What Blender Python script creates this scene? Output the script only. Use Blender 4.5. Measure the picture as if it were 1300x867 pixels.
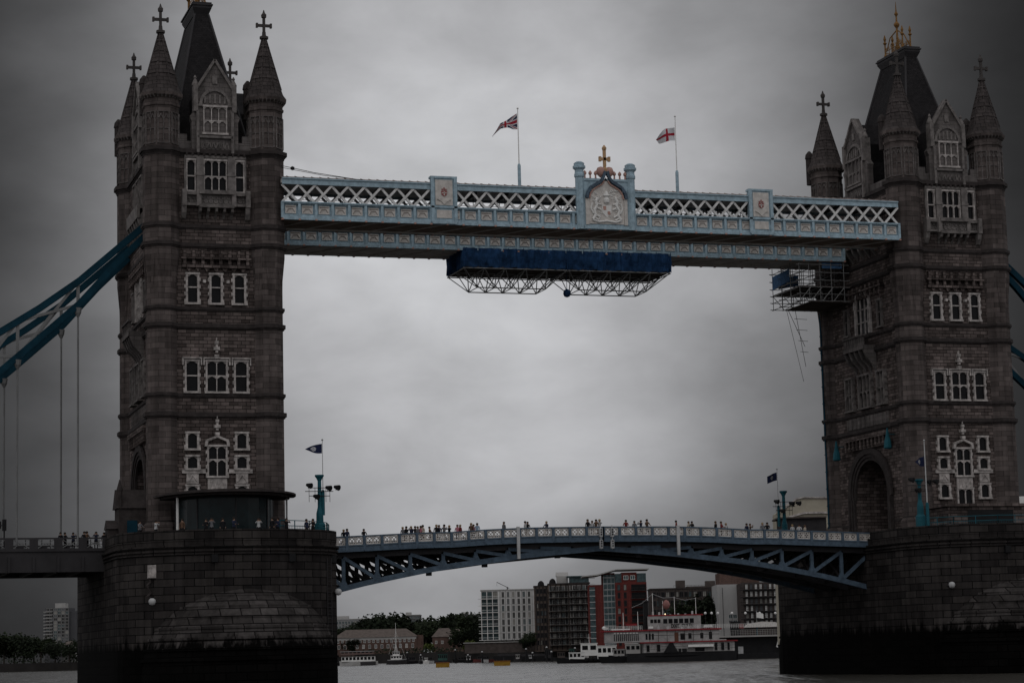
import bpy, bmesh, math, random
from mathutils import Vector, Matrix
random.seed(7)
sc = bpy.context.scene
for o in list(bpy.data.objects): bpy.data.objects.remove(o)
COL = sc.collection
R = math.radians; PI = math.pi

# ------------------------------------------------------------------ camera
CAM = Vector((-39.0, -221.01, 4.0)); YAW, PIT, ROL, FPX = 0.307, 0.1372, 0.0254, 2861.6
FW = Vector((math.sin(YAW)*math.cos(PIT), math.cos(YAW)*math.cos(PIT), math.sin(PIT)))
RT0 = Vector((math.cos(YAW), -math.sin(YAW), 0)); UP0 = RT0.cross(FW)
RT = RT0*math.cos(ROL) - UP0*math.sin(ROL); UP = RT0*math.sin(ROL) + UP0*math.cos(ROL)
cd = bpy.data.cameras.new('camera'); cam = bpy.data.objects.new('camera', cd); COL.objects.link(cam)
cd.sensor_width = 36; cd.lens = 36*FPX/1300; cd.clip_start = 1; cd.clip_end = 12000
m = Matrix((RT, UP, -FW)).transposed().to_4x4(); m.translation = CAM; cam.matrix_world = m
sc.camera = cam

# ------------------------------------------------------------------ world: heavy overcast, edge vignetting shaped into it as a bright patch and dark ring
EXPO = -1.0
w = bpy.data.worlds.new('World'); sc.world = w; w.use_nodes = True
nt = w.node_tree; nt.nodes.clear(); N = nt.nodes.new; L = nt.links.new
def mathn(nt_, op, a, b=None, c=None, clamp=False):
    n = nt_.nodes.new('ShaderNodeMath'); n.operation = op; n.use_clamp = clamp
    for i, v in enumerate((a, b, c)):
        if v is None: continue
        if isinstance(v, (int, float)): n.inputs[i].default_value = v
        else: nt_.links.new(v, n.inputs[i])
    return n.outputs[0]
out = N('ShaderNodeOutputWorld'); bg = N('ShaderNodeBackground'); tc = N('ShaderNodeTexCoord')
BR = Vector((0.279, 0.949, 0.190)).normalized()
sq = N('ShaderNodeVectorMath'); sq.operation = 'MULTIPLY_ADD'; sq.inputs[1].default_value = (1, 1, .8); sq.inputs[2].default_value = (0, 0, BR.z*.2); L(tc.outputs['Generated'], sq.inputs[0])
nn = N('ShaderNodeVectorMath'); nn.operation = 'NORMALIZE'; L(sq.outputs[0], nn.inputs[0])
dt = N('ShaderNodeVectorMath'); dt.operation = 'DOT_PRODUCT'; dt.inputs[1].default_value = BR; L(nn.outputs[0], dt.inputs[0])
mp = N('ShaderNodeMapping'); mp.inputs['Scale'].default_value = (3.0, 3.0, 5.5); L(tc.outputs['Generated'], mp.inputs[0])
nz = N('ShaderNodeTexNoise'); nz.inputs['Scale'].default_value = 2.0; nz.inputs['Detail'].default_value = 4; nz.inputs['Roughness'].default_value = .45; nz.inputs['Distortion'].default_value = .1; L(mp.outputs[0], nz.inputs['Vector'])
ang = mathn(nt, 'ARCCOSINE', dt.outputs['Value'])
ang = mathn(nt, 'ADD', ang, mathn(nt, 'MULTIPLY', mathn(nt, 'SUBTRACT', nz.outputs['Fac'], .5), .085))
fac = mathn(nt, 'DIVIDE', ang, R(60), clamp=True)
rp = N('ShaderNodeValToRGB'); cr = rp.color_ramp; cr.interpolation = 'B_SPLINE'
stops = [(0, .56), (3.2, .52), (5.5, .40), (7.5, .26), (9.5, .15), (11.3, .075), (13, .034), (15.5, .02), (19, .014), (27, .12), (40, .40), (60, .52)]  # dark ring imitates edge vignetting; outer stops raised to light the tower fronts
cr.elements.remove(cr.elements[1]); cr.elements[0].position = 0; v = .55; cr.elements[0].color = (v*.985, v, v*1.03, 1)
for a, v in stops[1:]: e = cr.elements.new(a/60); e.color = (v*.985, v*.99, v*1.025, 1)
L(fac, rp.inputs[0])
nz2 = N('ShaderNodeTexNoise'); nz2.inputs['Scale'].default_value = 4.5; nz2.inputs['Detail'].default_value = 7; nz2.inputs['Roughness'].default_value = .55; nz2.inputs['Distortion'].default_value = .15; L(mp.outputs[0], nz2.inputs['Vector'])
mul = mathn(nt, 'MULTIPLY_ADD', nz2.outputs['Fac'], .75, .62)
vm = N('ShaderNodeVectorMath'); vm.operation = 'SCALE'; L(rp.outputs[0], vm.inputs[0]); L(mul, vm.inputs['Scale'])
L(vm.outputs[0], bg.inputs['Color']); bg.inputs['Strength'].default_value = 2.0; L(bg.outputs[0], out.inputs[0])

# ------------------------------------------------------------------ sun behind the cloud
sd = bpy.data.lights.new('sun', 'SUN'); sd.energy = .5; sd.angle = R(25); sd.color = (1, .97, .93)
so = bpy.data.objects.new('sun', sd); COL.objects.link(so)
so.rotation_euler = Vector((.45, 1.0, -1.15)).to_track_quat('-Z', 'Y').to_euler()
vs = sc.view_settings; vs.view_transform = 'Standard'; vs.look = 'None'; vs.gamma = 1; vs.use_curve_mapping = False; vs.exposure = EXPO
sc.render.engine = 'CYCLES'; sc.render.resolution_x = 1024; sc.render.resolution_y = 682

# ------------------------------------------------------------------ helpers
ZW = 0.75                                                # river level
def ray(u, v): return FW + RT*((u-650)/FPX) - UP*((v-433.5)/FPX)
def PY(u, v, Y): d = ray(u, v); return CAM + d*((Y-CAM.y)/d.y)        # point of a sight line on the plane y = Y
def PD(u, D, z=ZW):                                      # point at distance D, height z, seen in column u
    d = ray(u, 829 - (u-650)*.0254); p = CAM + d*(D/d.dot(FW)); p.z = z; return p
def HZ(u, v, D): return (CAM + ray(u, v)*(D)).z          # height of a sight line at distance D
def tag(o, label=None, cat=None, group=None, kind=None):
    for k, v in (('label', label), ('category', cat), ('group', group), ('kind', kind)):
        if v: o[k] = v
    return o
def empty(name, loc, label, cat, group=None, rz=0):
    o = bpy.data.objects.new(name, None); COL.objects.link(o); o.location = loc; o.rotation_euler.z = rz
    o['_org'] = tuple(loc); return tag(o, label, cat, group)
def org(o):
    while o.parent: o = o.parent
    return Vector(o['_org']) if '_org' in o else Vector((0, 0, 0))
KIDS = {}
def setpar(c, p): c.parent = p; KIDS.setdefault(p.name, []).append(c)
def copy_tree(o, parent=None):
    c = o.copy(); COL.objects.link(c)
    if parent: setpar(c, parent)
    for ch in list(KIDS.get(o.name, [])): copy_tree(ch, c)
    return c
class MB:
    def __init__(s, T=None): s.v = []; s.f = []; s.mi = []; s.T = T; s.cm = 0
    def add(s, vs, fs, mi=None):
        b = len(s.v); s.v += [s.T(Vector(p)) if s.T else Vector(p) for p in vs]
        for f in fs: s.f.append([i+b for i in f]); s.mi.append(s.cm if mi is None else mi)
        return s
    def box(s, x0, x1, y0, y1, z0, z1, mi=None):
        return s.add([(x0,y0,z0),(x1,y0,z0),(x1,y1,z0),(x0,y1,z0),(x0,y0,z1),(x1,y0,z1),(x1,y1,z1),(x0,y1,z1)],
              [(0,3,2,1),(4,5,6,7),(0,1,5,4),(1,2,6,5),(2,3,7,6),(3,0,4,7)], mi)
    def bar(s, a, b, w, h=None, up=(0,0,1), mi=None):
        a = Vector(a); b = Vector(b); d = (b-a).normalized(); up = Vector(up)
        if abs(d.dot(up)) > .98: up = Vector((0,1,0))
        sd_ = d.cross(up).normalized(); u2 = sd_.cross(d); h = w if h is None else h
        vs_ = []
        for p in (a, b):
            for i, j in ((-1,-1),(1,-1),(1,1),(-1,1)): vs_.append(p + sd_*(i*w/2) + u2*(j*h/2))
        return s.add(vs_, [(0,1,2,3),(7,6,5,4),(0,4,5,1),(1,5,6,2),(2,6,7,3),(3,7,4,0)], mi)
    def tube(s, pts, r, n=6, mi=None):
        for a, b in zip(pts, pts[1:]): s.cyl(a, b, r, r, n, mi)
        return s
    def cyl(s, a, b, r0, r1, n=8, mi=None, ph=0):
        a = Vector(a); b = Vector(b); d = (b-a).normalized(); q = Vector((0,0,1)) if abs(d.z) < .9 else Vector((1,0,0))
        x = d.cross(q).normalized(); y = d.cross(x)
        if abs(d.z) >= .9: x, y = Vector((1,0,0)), Vector((0,1,0))
        vs_ = [p + (x*math.cos(ph+2*PI*i/n) + y*math.sin(ph+2*PI*i/n))*r for p, r in ((a,r0),(b,r1)) for i in range(n)]
        return s.add(vs_, [(i,(i+1)%n,n+(i+1)%n,n+i) for i in range(n)] + [tuple(range(n))[::-1], tuple(range(n,2*n))], mi)
    def lathe(s, cx, cy, prof, n=8, ph=PI/8, mi=None):
        k = 1/math.cos(PI/n)
        vs_ = [(cx+r*k*math.cos(ph+2*PI*i/n), cy+r*k*math.sin(ph+2*PI*i/n), z) for r, z in prof for i in range(n)]
        fs = [(j*n+i, j*n+(i+1)%n, (j+1)*n+(i+1)%n, (j+1)*n+i) for j in range(len(prof)-1) for i in range(n)]
        fs += [tuple(range(n))[::-1], tuple(range((len(prof)-1)*n, len(prof)*n))]
        return s.add(vs_, fs, mi)
    def prism(s, poly, axis, a, b, mi=None):             # poly in the two other axes, extruded from a to b
        n = len(poly)
        def mk(p, t): return (t, p[0], p[1]) if axis == 'x' else (p[0], t, p[1]) if axis == 'y' else (p[0], p[1], t)
        return s.add([mk(p, t) for t in (a, b) for p in poly],
              [(i,(i+1)%n,n+(i+1)%n,n+i) for i in range(n)] + [tuple(range(n))[::-1], tuple(range(n,2*n))], mi)
    def build(s, name, mats, parent=None, label=None, smooth=False, recalc=True):
        me = bpy.data.meshes.new(name); og = org(parent) if parent else Vector((0,0,0))
        me.from_pydata([p-og for p in s.v], [], s.f)
        if not isinstance(mats, (list, tuple)): mats = [mats]
        for q in mats: me.materials.append(q)
        if len(mats) > 1: me.polygons.foreach_set('material_index', s.mi)
        if recalc:
            bm = bmesh.new(); bm.from_mesh(me); bmesh.ops.recalc_face_normals(bm, faces=bm.faces); bm.to_mesh(me); bm.free()
        if smooth: me.polygons.foreach_set('use_smooth', [True]*len(me.polygons))
        o = bpy.data.objects.new(name, me); COL.objects.link(o)
        if parent: setpar(o, parent)
        if label: o['label'] = label
        return o

# ------------------------------------------------------------------ materials
def mat(name, col, rough=.8, metal=0, var=.25, vs_=.6, bump=.0, spec=.12):
    M = bpy.data.materials.new(name); M.use_nodes = True; t = M.node_tree; b = t.nodes['Principled BSDF']
    b.inputs['Roughness'].default_value = rough; b.inputs['Metallic'].default_value = metal; b.inputs['Specular IOR Level'].default_value = spec
    tx = t.nodes.new('ShaderNodeTexCoord'); n = t.nodes.new('ShaderNodeTexNoise'); n.inputs['Scale'].default_value = vs_; n.inputs['Detail'].default_value = 6; n.inputs['Roughness'].default_value = .65
    t.links.new(tx.outputs['Object'], n.inputs['Vector'])
    c = t.nodes.new('ShaderNodeMix'); c.data_type = 'RGBA'
    mr = t.nodes.new('ShaderNodeMapRange'); mr.inputs[1].default_value = .3; mr.inputs[2].default_value = .7; t.links.new(n.outputs['Fac'], mr.inputs[0]); t.links.new(mr.outputs[0], c.inputs[0])
    c.inputs[6].default_value = tuple(x*(1-var) for x in col)+(1,); c.inputs[7].default_value = tuple(min(1, x*(1+var)) for x in col)+(1,)
    t.links.new(c.outputs[2], b.inputs['Base Color'])
    if bump:
        bp = t.nodes.new('ShaderNodeBump'); bp.inputs['Distance'].default_value = bump; t.links.new(n.outputs['Fac'], bp.inputs['Height']); t.links.new(bp.outputs[0], b.inputs['Normal'])
    return M
def masonry(name, c1, c2, mortar, bw, bh, msize=.012, rough=.9, stain=.5, bump=.04, tide=None, streak=.5):
    M = bpy.data.materials.new(name); M.use_nodes = True; t = M.node_tree; b = t.nodes['Principled BSDF']; n = t.nodes.new; l = t.links.new
    b.inputs['Roughness'].default_value = rough; b.inputs['Specular IOR Level'].default_value = .05
    tx = n('ShaderNodeTexCoord'); ge = n('ShaderNodeNewGeometry'); sp = n('ShaderNodeSeparateXYZ'); l(tx.outputs['Object'], sp.inputs[0])
    sn = n('ShaderNodeSeparateXYZ'); l(ge.outputs['True Normal'], sn.inputs[0])
    ax = mathn(t, 'ABSOLUTE', sn.outputs[0]); f = mathn(t, 'GREATER_THAN', ax, .72)
    u = mathn(t, 'ADD', mathn(t, 'MULTIPLY', sp.outputs[0], mathn(t, 'SUBTRACT', 1.0, f)), mathn(t, 'MULTIPLY', sp.outputs[1], f))
    cb = n('ShaderNodeCombineXYZ'); l(u, cb.inputs[0]); l(sp.outputs[2], cb.inputs[1])
    br = n('ShaderNodeTexBrick'); l(cb.outputs[0], br.inputs['Vector']); br.inputs['Scale'].default_value = 1
    br.inputs['Brick Width'].default_value = bw; br.inputs['Row Height'].default_value = bh; br.inputs['Mortar Size'].default_value = msize
    br.inputs['Mortar Smooth'].default_value = .3; br.inputs['Color1'].default_value = (*c1, 1); br.inputs['Color2'].default_value = (*c2, 1); br.inputs['Mortar'].default_value = (*mortar, 1)
    no = n('ShaderNodeTexNoise'); no.inputs['Scale'].default_value = .22; no.inputs['Detail'].default_value = 8; no.inputs['Roughness'].default_value = .7; l(tx.outputs['Object'], no.inputs['Vector'])
    mp_ = n('ShaderNodeMapping'); mp_.inputs['Scale'].default_value = (1.6, 1.6, .12); l(tx.outputs['Object'], mp_.inputs[0])
    ns = n('ShaderNodeTexNoise'); ns.inputs['Scale'].default_value = 1.0; ns.inputs['Detail'].default_value = 5; ns.inputs['Roughness'].default_value = .6; l(mp_.outputs[0], ns.inputs['Vector'])
    k1 = mathn(t, 'MULTIPLY_ADD', no.outputs['Fac'], 2*stain, 1-stain)
    k2 = mathn(t, 'MULTIPLY_ADD', ns.outputs['Fac'], 2*streak, 1-streak)
    k = mathn(t, 'MULTIPLY', k1, k2)
    if tide is not None:
        zz = mathn(t, 'ADD', sp.outputs[2], mathn(t, 'MULTIPLY', mathn(t, 'SUBTRACT', ns.outputs['Fac'], .5), 3.2))
        mr = n('ShaderNodeMapRange'); mr.inputs[1].default_value = tide-.35; mr.inputs[2].default_value = tide+.35; mr.inputs[3].default_value = .06; mr.inputs[4].default_value = 1; l(zz, mr.inputs[0])
        k = mathn(t, 'MULTIPLY', k, mr.outputs[0])
    v = n('ShaderNodeVectorMath'); v.operation = 'SCALE'; l(br.outputs['Color'], v.inputs[0]); l(k, v.inputs['Scale']); l(v.outputs[0], b.inputs['Base Color'])
    nf = n('ShaderNodeTexNoise'); nf.inputs['Scale'].default_value = 5; nf.inputs['Detail'].default_value = 4; l(tx.outputs['Object'], nf.inputs['Vector'])
    hh = mathn(t, 'SUBTRACT', mathn(t, 'MULTIPLY', nf.outputs['Fac'], .6), br.outputs['Fac'])
    bp = n('ShaderNodeBump'); bp.inputs['Distance'].default_value = bump; bp.inputs['Strength'].default_value = .8; l(hh, bp.inputs['Height']); l(bp.outputs[0], b.inputs['Normal'])
    return M
STONE = masonry('granite', (.150,.122,.114), (.052,.042,.039), (.014,.012,.011), .85, .36, .026, bump=.09, stain=.75, streak=.7)
TURR = masonry('turret granite', (.112,.093,.088), (.062,.052,.049), (.020,.017,.016), 1.3, .55, .014, stain=.8, streak=.75)
DRESS = mat('portland stone', (.36,.33,.315), .9, var=.6, vs_=1.6, bump=.03)
PORT = masonry('portland ashlar', (.145,.13,.125), (.095,.086,.083), (.045,.04,.039), 1.0, .45, .012, stain=.8, streak=.7)
CARV = mat('sooty carved stone', (.15,.136,.13), .9, var=.55, vs_=1.3, bump=.03)
TRIM = mat('weathered string course', (.04,.034,.033), .9, var=.4, vs_=1.5, bump=.03)
SPIRE = masonry('spire slabs', (.07,.06,.058), (.05,.043,.042), (.02,.018,.018), .7, .42, .02, bump=.06)
SLATE = masonry('roof slate', (.022,.020,.021), (.014,.013,.014), (.007,.007,.007), .35, .22, .008, rough=.6, bump=.02)
CUTW = masonry('cutwater granite with highlights', (.062,.056,.054), (.028,.025,.024), (.008,.007,.007), 1.75, .72, .05, tide=4.9, stain=.9, streak=.9, bump=.06)  # washed granite, also paler than the pier to put dome highlights into the colour
PIER = masonry('pier granite', (.044,.039,.037), (.018,.016,.016), (.005,.005,.005), 1.75, .72, .04, tide=4.9, stain=.75, streak=.8, bump=.05)
BLUE = mat('bridge blue paint', (.07,.10,.135), .5, var=.35, vs_=1.8)
PALE = mat('pale blue paint', (.30,.40,.46), .5, var=.3, vs_=2.2)
TEAL = mat('teal paint', (.015,.085,.11), .6, var=.2)
NAVY = mat('dark chain paint', (.005,.03,.048), .8, var=.3, spec=.1)
CREAM = mat('cream paint', (.52,.49,.46), .6, var=.25, vs_=2)
WHITE = mat('white paint', (.68,.67,.65), .5, var=.12, vs_=.8)
LATT = mat('lattice paint', (.58,.57,.56), .55, var=.28, vs_=3)
REDP = mat('red paint', (.18,.04,.04), .5)
ROSE = mat('faded pink paint', (.42,.25,.21), .6)
DARK = mat('dark steel', (.035,.033,.035), .6, var=.2)
INNER = mat('walkway inside paint', (.68,.68,.68), .7, var=.2)
ROOFM = mat('walkway roofing', (.26,.22,.205), .8, var=.2)
PORN = mat('panel relief paint', (.30,.265,.245), .7)
CROSS = mat('grey finial stone', (.06,.054,.052), .9, var=.3)
BSOF = mat('brown walkway soffit', (.25,.20,.17), .8, var=.3)
SOOT = mat('brown soffit', (.075,.062,.057), .8, var=.3)
GREYSOF = mat('grey soffit', (.60,.57,.55), .8, var=.25)
GOLD = mat('gilding', (.17,.09,.03), .6, metal=.2, var=.2)
TAN = mat('tan gilding', (.42,.27,.15), .6, var=.15)
NET = mat('blue debris netting', (.016,.05,.125), .85, var=.6, vs_=1.1, bump=.05)
TUBE = mat('scaffold tube', (.25,.25,.25), .45, metal=.3)
LAMPC = mat('lamp casing', (.4,.4,.4), .4)
BLACK = mat('black paint', (.012,.012,.013), .5)
ORANGE = mat('yellow buoy paint', (.24,.135,.02), .6)
CONC = mat('concrete', (.33,.32,.31), .85, var=.15, vs_=.2)
def glassm(name, c=(.006,.006,.007), r=.35):
    return mat(name, c, r, var=.5, vs_=.9, spec=.12)
GLASS = glassm('leaded glass'); GLASSG = glassm('green tinted glass', (.05,.075,.08))
CLEAR = glassm('pavilion glass', (.006,.014,.016), .15)
WBRICK = masonry('stock brick', (.13,.10,.085), (.10,.078,.066), (.12,.11,.10), .5, .2, .01, stain=.4)
DBRICK = masonry('sooty brick', (.075,.06,.055), (.05,.042,.04), (.06,.055,.05), .5, .2, .01, stain=.4)
RBRICK = masonry('red brick', (.15,.036,.031), (.11,.03,.027), (.07,.035,.032), .5, .2, .01, stain=.25)
OBRICK = masonry('orange brick', (.115,.072,.06), (.085,.055,.047), (.12,.09,.08), .5, .2, .01, stain=.3)
LEAF = [mat('foliage a', (.012,.017,.009), .8, var=.5, vs_=.5), mat('foliage b', (.017,.024,.011), .8, var=.5, vs_=.5), mat('foliage c', (.06,.075,.02), .8, var=.4, vs_=.5)]
BARK = mat('bark', (.05,.042,.036), .9)
TILE = mat('roof tile', (.11,.09,.08), .8, var=.25, vs_=.8)
BANKM = mat('river wall stone', (.022,.02,.019), .9, var=.4, vs_=.1)
GROUND = mat('bank ground', (.05,.055,.04), .95, var=.4, vs_=.02)
ASPH = mat('asphalt', (.05,.05,.05), .9)

# ------------------------------------------------------------------ river and land
wm = bpy.data.materials.new('river water'); wm.use_nodes = True; t = wm.node_tree; b = t.nodes['Principled BSDF']
b.inputs['Base Color'].default_value = (.05,.047,.04,1); b.inputs['Roughness'].default_value = .22; b.inputs['IOR'].default_value = 1.33
tx = t.nodes.new('ShaderNodeTexCoord'); hs = []
for scl, st, det in ((.30, (1, .35, 1), 6), (.05, (1, .25, 1), 4), (1.0, (.22, .022, 1), 3)):
    q = t.nodes.new('ShaderNodeMapping'); q.vector_type = 'TEXTURE'; q.inputs['Scale'].default_value = tuple(1/x for x in st); q.inputs['Rotation'].default_value = (0, 0, -YAW); t.links.new(tx.outputs['Object'], q.inputs[0])
    n_ = t.nodes.new('ShaderNodeTexNoise'); n_.inputs['Scale'].default_value = scl; n_.inputs['Detail'].default_value = det; n_.inputs['Roughness'].default_value = .6; t.links.new(q.outputs[0], n_.inputs['Vector']); hs.append(n_.outputs['Fac'])
h = mathn(t, 'ADD', mathn(t, 'ADD', hs[0], mathn(t, 'MULTIPLY', hs[1], 3.0)), mathn(t, 'MULTIPLY', hs[2], 2.2)); bp = t.nodes.new('ShaderNodeBump'); bp.inputs['Distance'].default_value = 1.1; bp.inputs['Strength'].default_value = 1.0
t.links.new(h, bp.inputs['Height']); t.links.new(bp.outputs[0], b.inputs['Normal'])
mb = MB(); mb.add([(-4000,-900,ZW),(5000,-900,ZW),(5000,7000,ZW),(-4000,7000,ZW)], [(0,1,2,3)]); tag(mb.build('river', wm, recalc=False), kind='structure')
BK = [(-900,1350),(0,1250),(430,1150),(600,1010),(700,900),(830,800),(1000,690),(1300,640),(2600,560)]
pts = [PD(u, D) for u, D in BK]; far = [PD(2600, 6500), PD(-900, 6500)]
ZB = ZW+3.6; mb = MB(); mb.prism([(p.x, p.y) for p in pts+far], 'z', ZW-3, ZB); tag(mb.build('far_bank', GROUND), kind='structure')
mb = MB()
for a, b_ in zip(pts, pts[1:]):
    d = (b_-a).normalized(); nrm = Vector((d.y, -d.x, 0))*.5; mb.prism([((a+nrm).x,(a+nrm).y),((b_+nrm).x,(b_+nrm).y),((b_).x,(b_).y),(a.x,a.y)], 'z', ZW-3, ZB+.9)
tag(mb.build('river_wall', BANKM), 'dark stone river wall along the far bank under the houses', 'wall')

# ------------------------------------------------------------------ bridge constants
T = 82.3; A = 5.2847; D = 19.15; YC = D/2; HX = 6.0; YF = -.75; YB = D+.75
RL = 1.5; RU = 1.74
PTOP = 15.3                                              # pier terrace level
# ---- pier
def nose(z_, hw=10.65, ys=-5.0, fl=9.0, n=22):
    return [(-hw*math.cos(PI*i/n), ys - fl*math.sin(PI*i/n)**.9) for i in range(n+1)]
def pier(cx, label):
    r = empty('bridge_pier', (cx, YC, ZW), label, 'bridge pier', 'the two river piers of the bridge')
    f = nose(0); back = [(-x, D - y) for x, y in f]
    pl = [(cx+x, y) for x, y in f] + [(cx+x, y) for x, y in back]
    def off(p, o):
        c = Vector((cx, max(-5, min(D+5, p[1])))); d = (Vector(p)-c); return tuple(Vector(p)+d.normalized()*o)
    mb = MB(); mb.prism(pl, 'z', ZW-4, PTOP); mb.build('pier_body', PIER, r)
    for z, o, h in ((14.6,.28,.22),(14.2,.2,.18),(13.85,.12,.15)):
        q = MB(); q.prism([off(p, o) for p in pl], 'z', z-h, z); q.build('string_course', PIER, r)
    n = len(pl)                                # parapet wall round the terrace
    q = MB(); q2 = MB()
    inner = [off(p, -.45) for p in pl]; outer = [off(p, .06) for p in pl]
    for i in range(n):
        j = (i+1) % n
        if abs(pl[i][0]-pl[j][0]) < .01 and abs(pl[i][1]-pl[j][1]) > 15: continue   # the road passes here
        (q if i < n//2 else q2).prism([outer[i], outer[j], inner[j], inner[i]], 'z', PTOP-.3, 16.05)
    for sx in (-1, 1):
        for a_, b2 in ((-5, 1.2), (D-1.2, D+5)):
            x = cx+sx*10.65; (q if a_ < 0 else q2).box(min(x+sx*.06, x-sx*.45), max(x+sx*.06, x-sx*.45), a_, b2, PTOP-.3, 16.05)
    q.build('parapet', PIER, r); q2.build('parapet', PIER, r)
    for sg in (-1, 1):                                   # domed cutwater at each end
        vs_, fs = [], []; nu, nv = 36, 18
        for j in range(nv+1):
            ph = PI/2*j/nv; z = 3+8.35*math.sin(ph); s_ = max(.001, math.cos(ph))
            for i in range(nu+1):
                th = PI*i/nu; x = -9.3*math.cos(th)*s_**.85; y = 11.5*math.sin(th)**1.0*s_
                y = y*(1-.12*abs(math.cos(th)))
                vs_.append((cx+.4+x, (-9.0 - y) if sg < 0 else (D+9.0+y), z))
        for i in range(nu+1):
            x, y, z = vs_[i]; vs_.append((x, y, ZW-4))
        W_ = nu+1
        for j in range(nv):
            for i in range(nu): fs.append((j*W_+i, j*W_+i+1, (j+1)*W_+i+1, (j+1)*W_+i))
        b0 = (nv+1)*W_
        for i in range(nu): fs.append((b0+i, b0+i+1, i+1, i))
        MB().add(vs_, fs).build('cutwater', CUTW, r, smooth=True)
        q = MB()
        for k in range(8):                               # stone ledges of the stepped dome
            z = 4.2+k*.95; s_ = math.cos(math.asin(min(.999, (z-3)/8.35)))
            ring = [(cx+.4-9.3*math.cos(PI*i/30)*s_**.85*1.022, (-9.0 if sg < 0 else D+9) + sg*11.5*math.sin(PI*i/30)*s_*(1-.12*abs(math.cos(PI*i/30)))*1.028) for i in range(31)]
            q.prism(ring, 'z', z-.2, z+.02)
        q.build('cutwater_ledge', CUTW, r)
    for x in (-2.6, 4.8, 9.6):
        yy = -5-9*math.sin(math.acos(-x/10.65))**.9
        q = MB(); q.box(cx+x-.3, cx+x+.3, yy-.25, yy+.6, 13.0, 13.7); q.build('scupper', BLACK, r)
    return r
pl1 = pier(0, 'granite river pier under the left tower with a domed cutwater')
pl2 = pier(T, 'granite river pier under the dark right hand tower')
for cx_, lb in ((0, 'left'), (T, 'right')):
    r = empty('pier_ladder', (cx_+9.0, -8.8, 3), 'thin iron ladder on the right side of the %s pier nose' % lb, 'ladder', 'ladders on the pier noses'); q = MB(); yl = -5-9*math.sin(math.acos(-9.0/10.65))**.9-.15
    for dx in (-.25, .25): q.cyl((cx_+9.0+dx, yl-dx*-.9, 1.2), (cx_+9.0+dx, yl-dx*-.9, 13.4), .04, .04, 6)
    for k in range(34): q.cyl((cx_+8.75, yl-.22, 1.4+k*.35), (cx_+9.25, yl+.22, 1.4+k*.35), .025, .025, 5)
    q.build('rungs', DARK, r)
def wall_lamp(x, y, z, label, s=1):
    r = empty('navigation_lamp', (x, y, z), label, 'lamp', 'navigation lamps on the pier faces')
    q = MB(); q.cyl((x, y, z), (x, y-.7*s, z), .1, .1, 8); q.bar((x, y, z+.5), (x, y-.7*s, z), .06); q.build('bracket', DARK, r)
    q = MB(); q.lathe(x, y-.95*s, [(.05,z-.32),(.24,z-.24),(.33,z),(.28,z+.22),(.12,z+.33)], 12); q.build('lamp_housing', LAMPC, r, smooth=True)
def ypier(x): return -5-9*math.sin(math.acos(max(-1, min(1, -x/10.65))))**.9
wall_lamp(-8.1, ypier(-8.1), 9.5, 'round white navigation lamp low on the left end of the left pier')
wall_lamp(10.1, ypier(10.1), 10.2, 'white lamp pointing out at the right edge of the left pier')
wall_lamp(T-8.2, ypier(-8.2), 9.8, 'small pale lamp alone on the dark right pier')
r = empty('tide_board', (-8.0, ypier(-8), 12.2), 'pale vertical panel fixed above the round lamp on the left pier', 'board')
q = MB(); q.box(-8.35, -7.65, ypier(-8)-.35, ypier(-8)+.4, 11.7, 12.9); q.build('board', DRESS, r)
q = MB(); q.tube([(-8.3+.2*math.sin(k*2.1), ypier(-8.2)-.3, 11.7-k*.35) for k in range(6)], .1, 7); q.build('hanging_chain', TRIM, r)

# ---- tower
def facemap(face):
    if face == 'F': return lambda p: Vector((p.x, YF-p.y, p.z))
    if face == 'B': return lambda p: Vector((-p.x, YB+p.y, p.z))
    if face == 'L': return lambda p: Vector((-HX-p.y, YC-p.x, p.z))
    return lambda p: Vector((HX+p.y, YC+p.x, p.z))
def window(par, face, xc, z0, z1, w_, lights=1, transom=None, quoin=True, out_=.28, jw=.2, head=True, hood=False, mm=None):
    jw *= .78; T_ = facemap(face); q = MB(T_); x0, x1 = xc-w_/2, xc+w_/2
    q.box(x0, x0+jw, 0, out_, z0, z1); q.box(x1-jw, x1, 0, out_, z0, z1); q.box(x0-.06, x1+.06, 0, out_+.04, z1-.02, z1+.17); q.box(x0-.12, x1+.12, 0, out_+.1, z0-.2, z0)
    iw = (w_-2*jw); lw = iw/lights
    for i in range(1, lights): q.box(x0+jw+i*lw-.045, x0+jw+i*lw+.045, 0, out_-.06, z0, z1)
    for tz in ([] if transom is None else [transom]): q.box(x0+jw, x1-jw, 0, out_-.08, tz-.06, tz+.06)
    if head:
        for i in range(lights):
            a = x0+jw+i*lw; b2 = a+lw; hh = min(.26, lw*.42)
            for tz in ([z1] + ([transom-.06] if transom and lights > 1 else [])):
                q.prism([(a, tz), (a, tz-hh), (a+lw*.42, tz)], 'y', 0, out_-.1); q.prism([(b2, tz), (b2-lw*.42, tz), (b2, tz-hh)], 'y', 0, out_-.1)
    if quoin:
        k = 0; z = z0
        while z < z1-.1:
            if k % 2 == 0: q.box(x0-.13, x0, 0, out_-.08, z, min(z+.36, z1)); q.box(x1, x1+.13, 0, out_-.08, z, min(z+.36, z1))
            k += 1; z += .36
    if hood: q.box(x0-.25, x1+.25, 0, out_+.2, z1+.24, z1+.36); q.box(x0-.25, x0-.12, 0, out_+.15, z1-.4, z1+.24); q.box(x1+.12, x1+.25, 0, out_+.15, z1-.4, z1+.24)
    wo = q.build('window', mm or (DRESS if face in 'FB' else CARV), par)
    g = MB(T_); g.box(x0+jw*.5, x1-jw*.5, -.05, .04, z0, z1); g.build('pane', GLASS, wo)
    return wo
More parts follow.
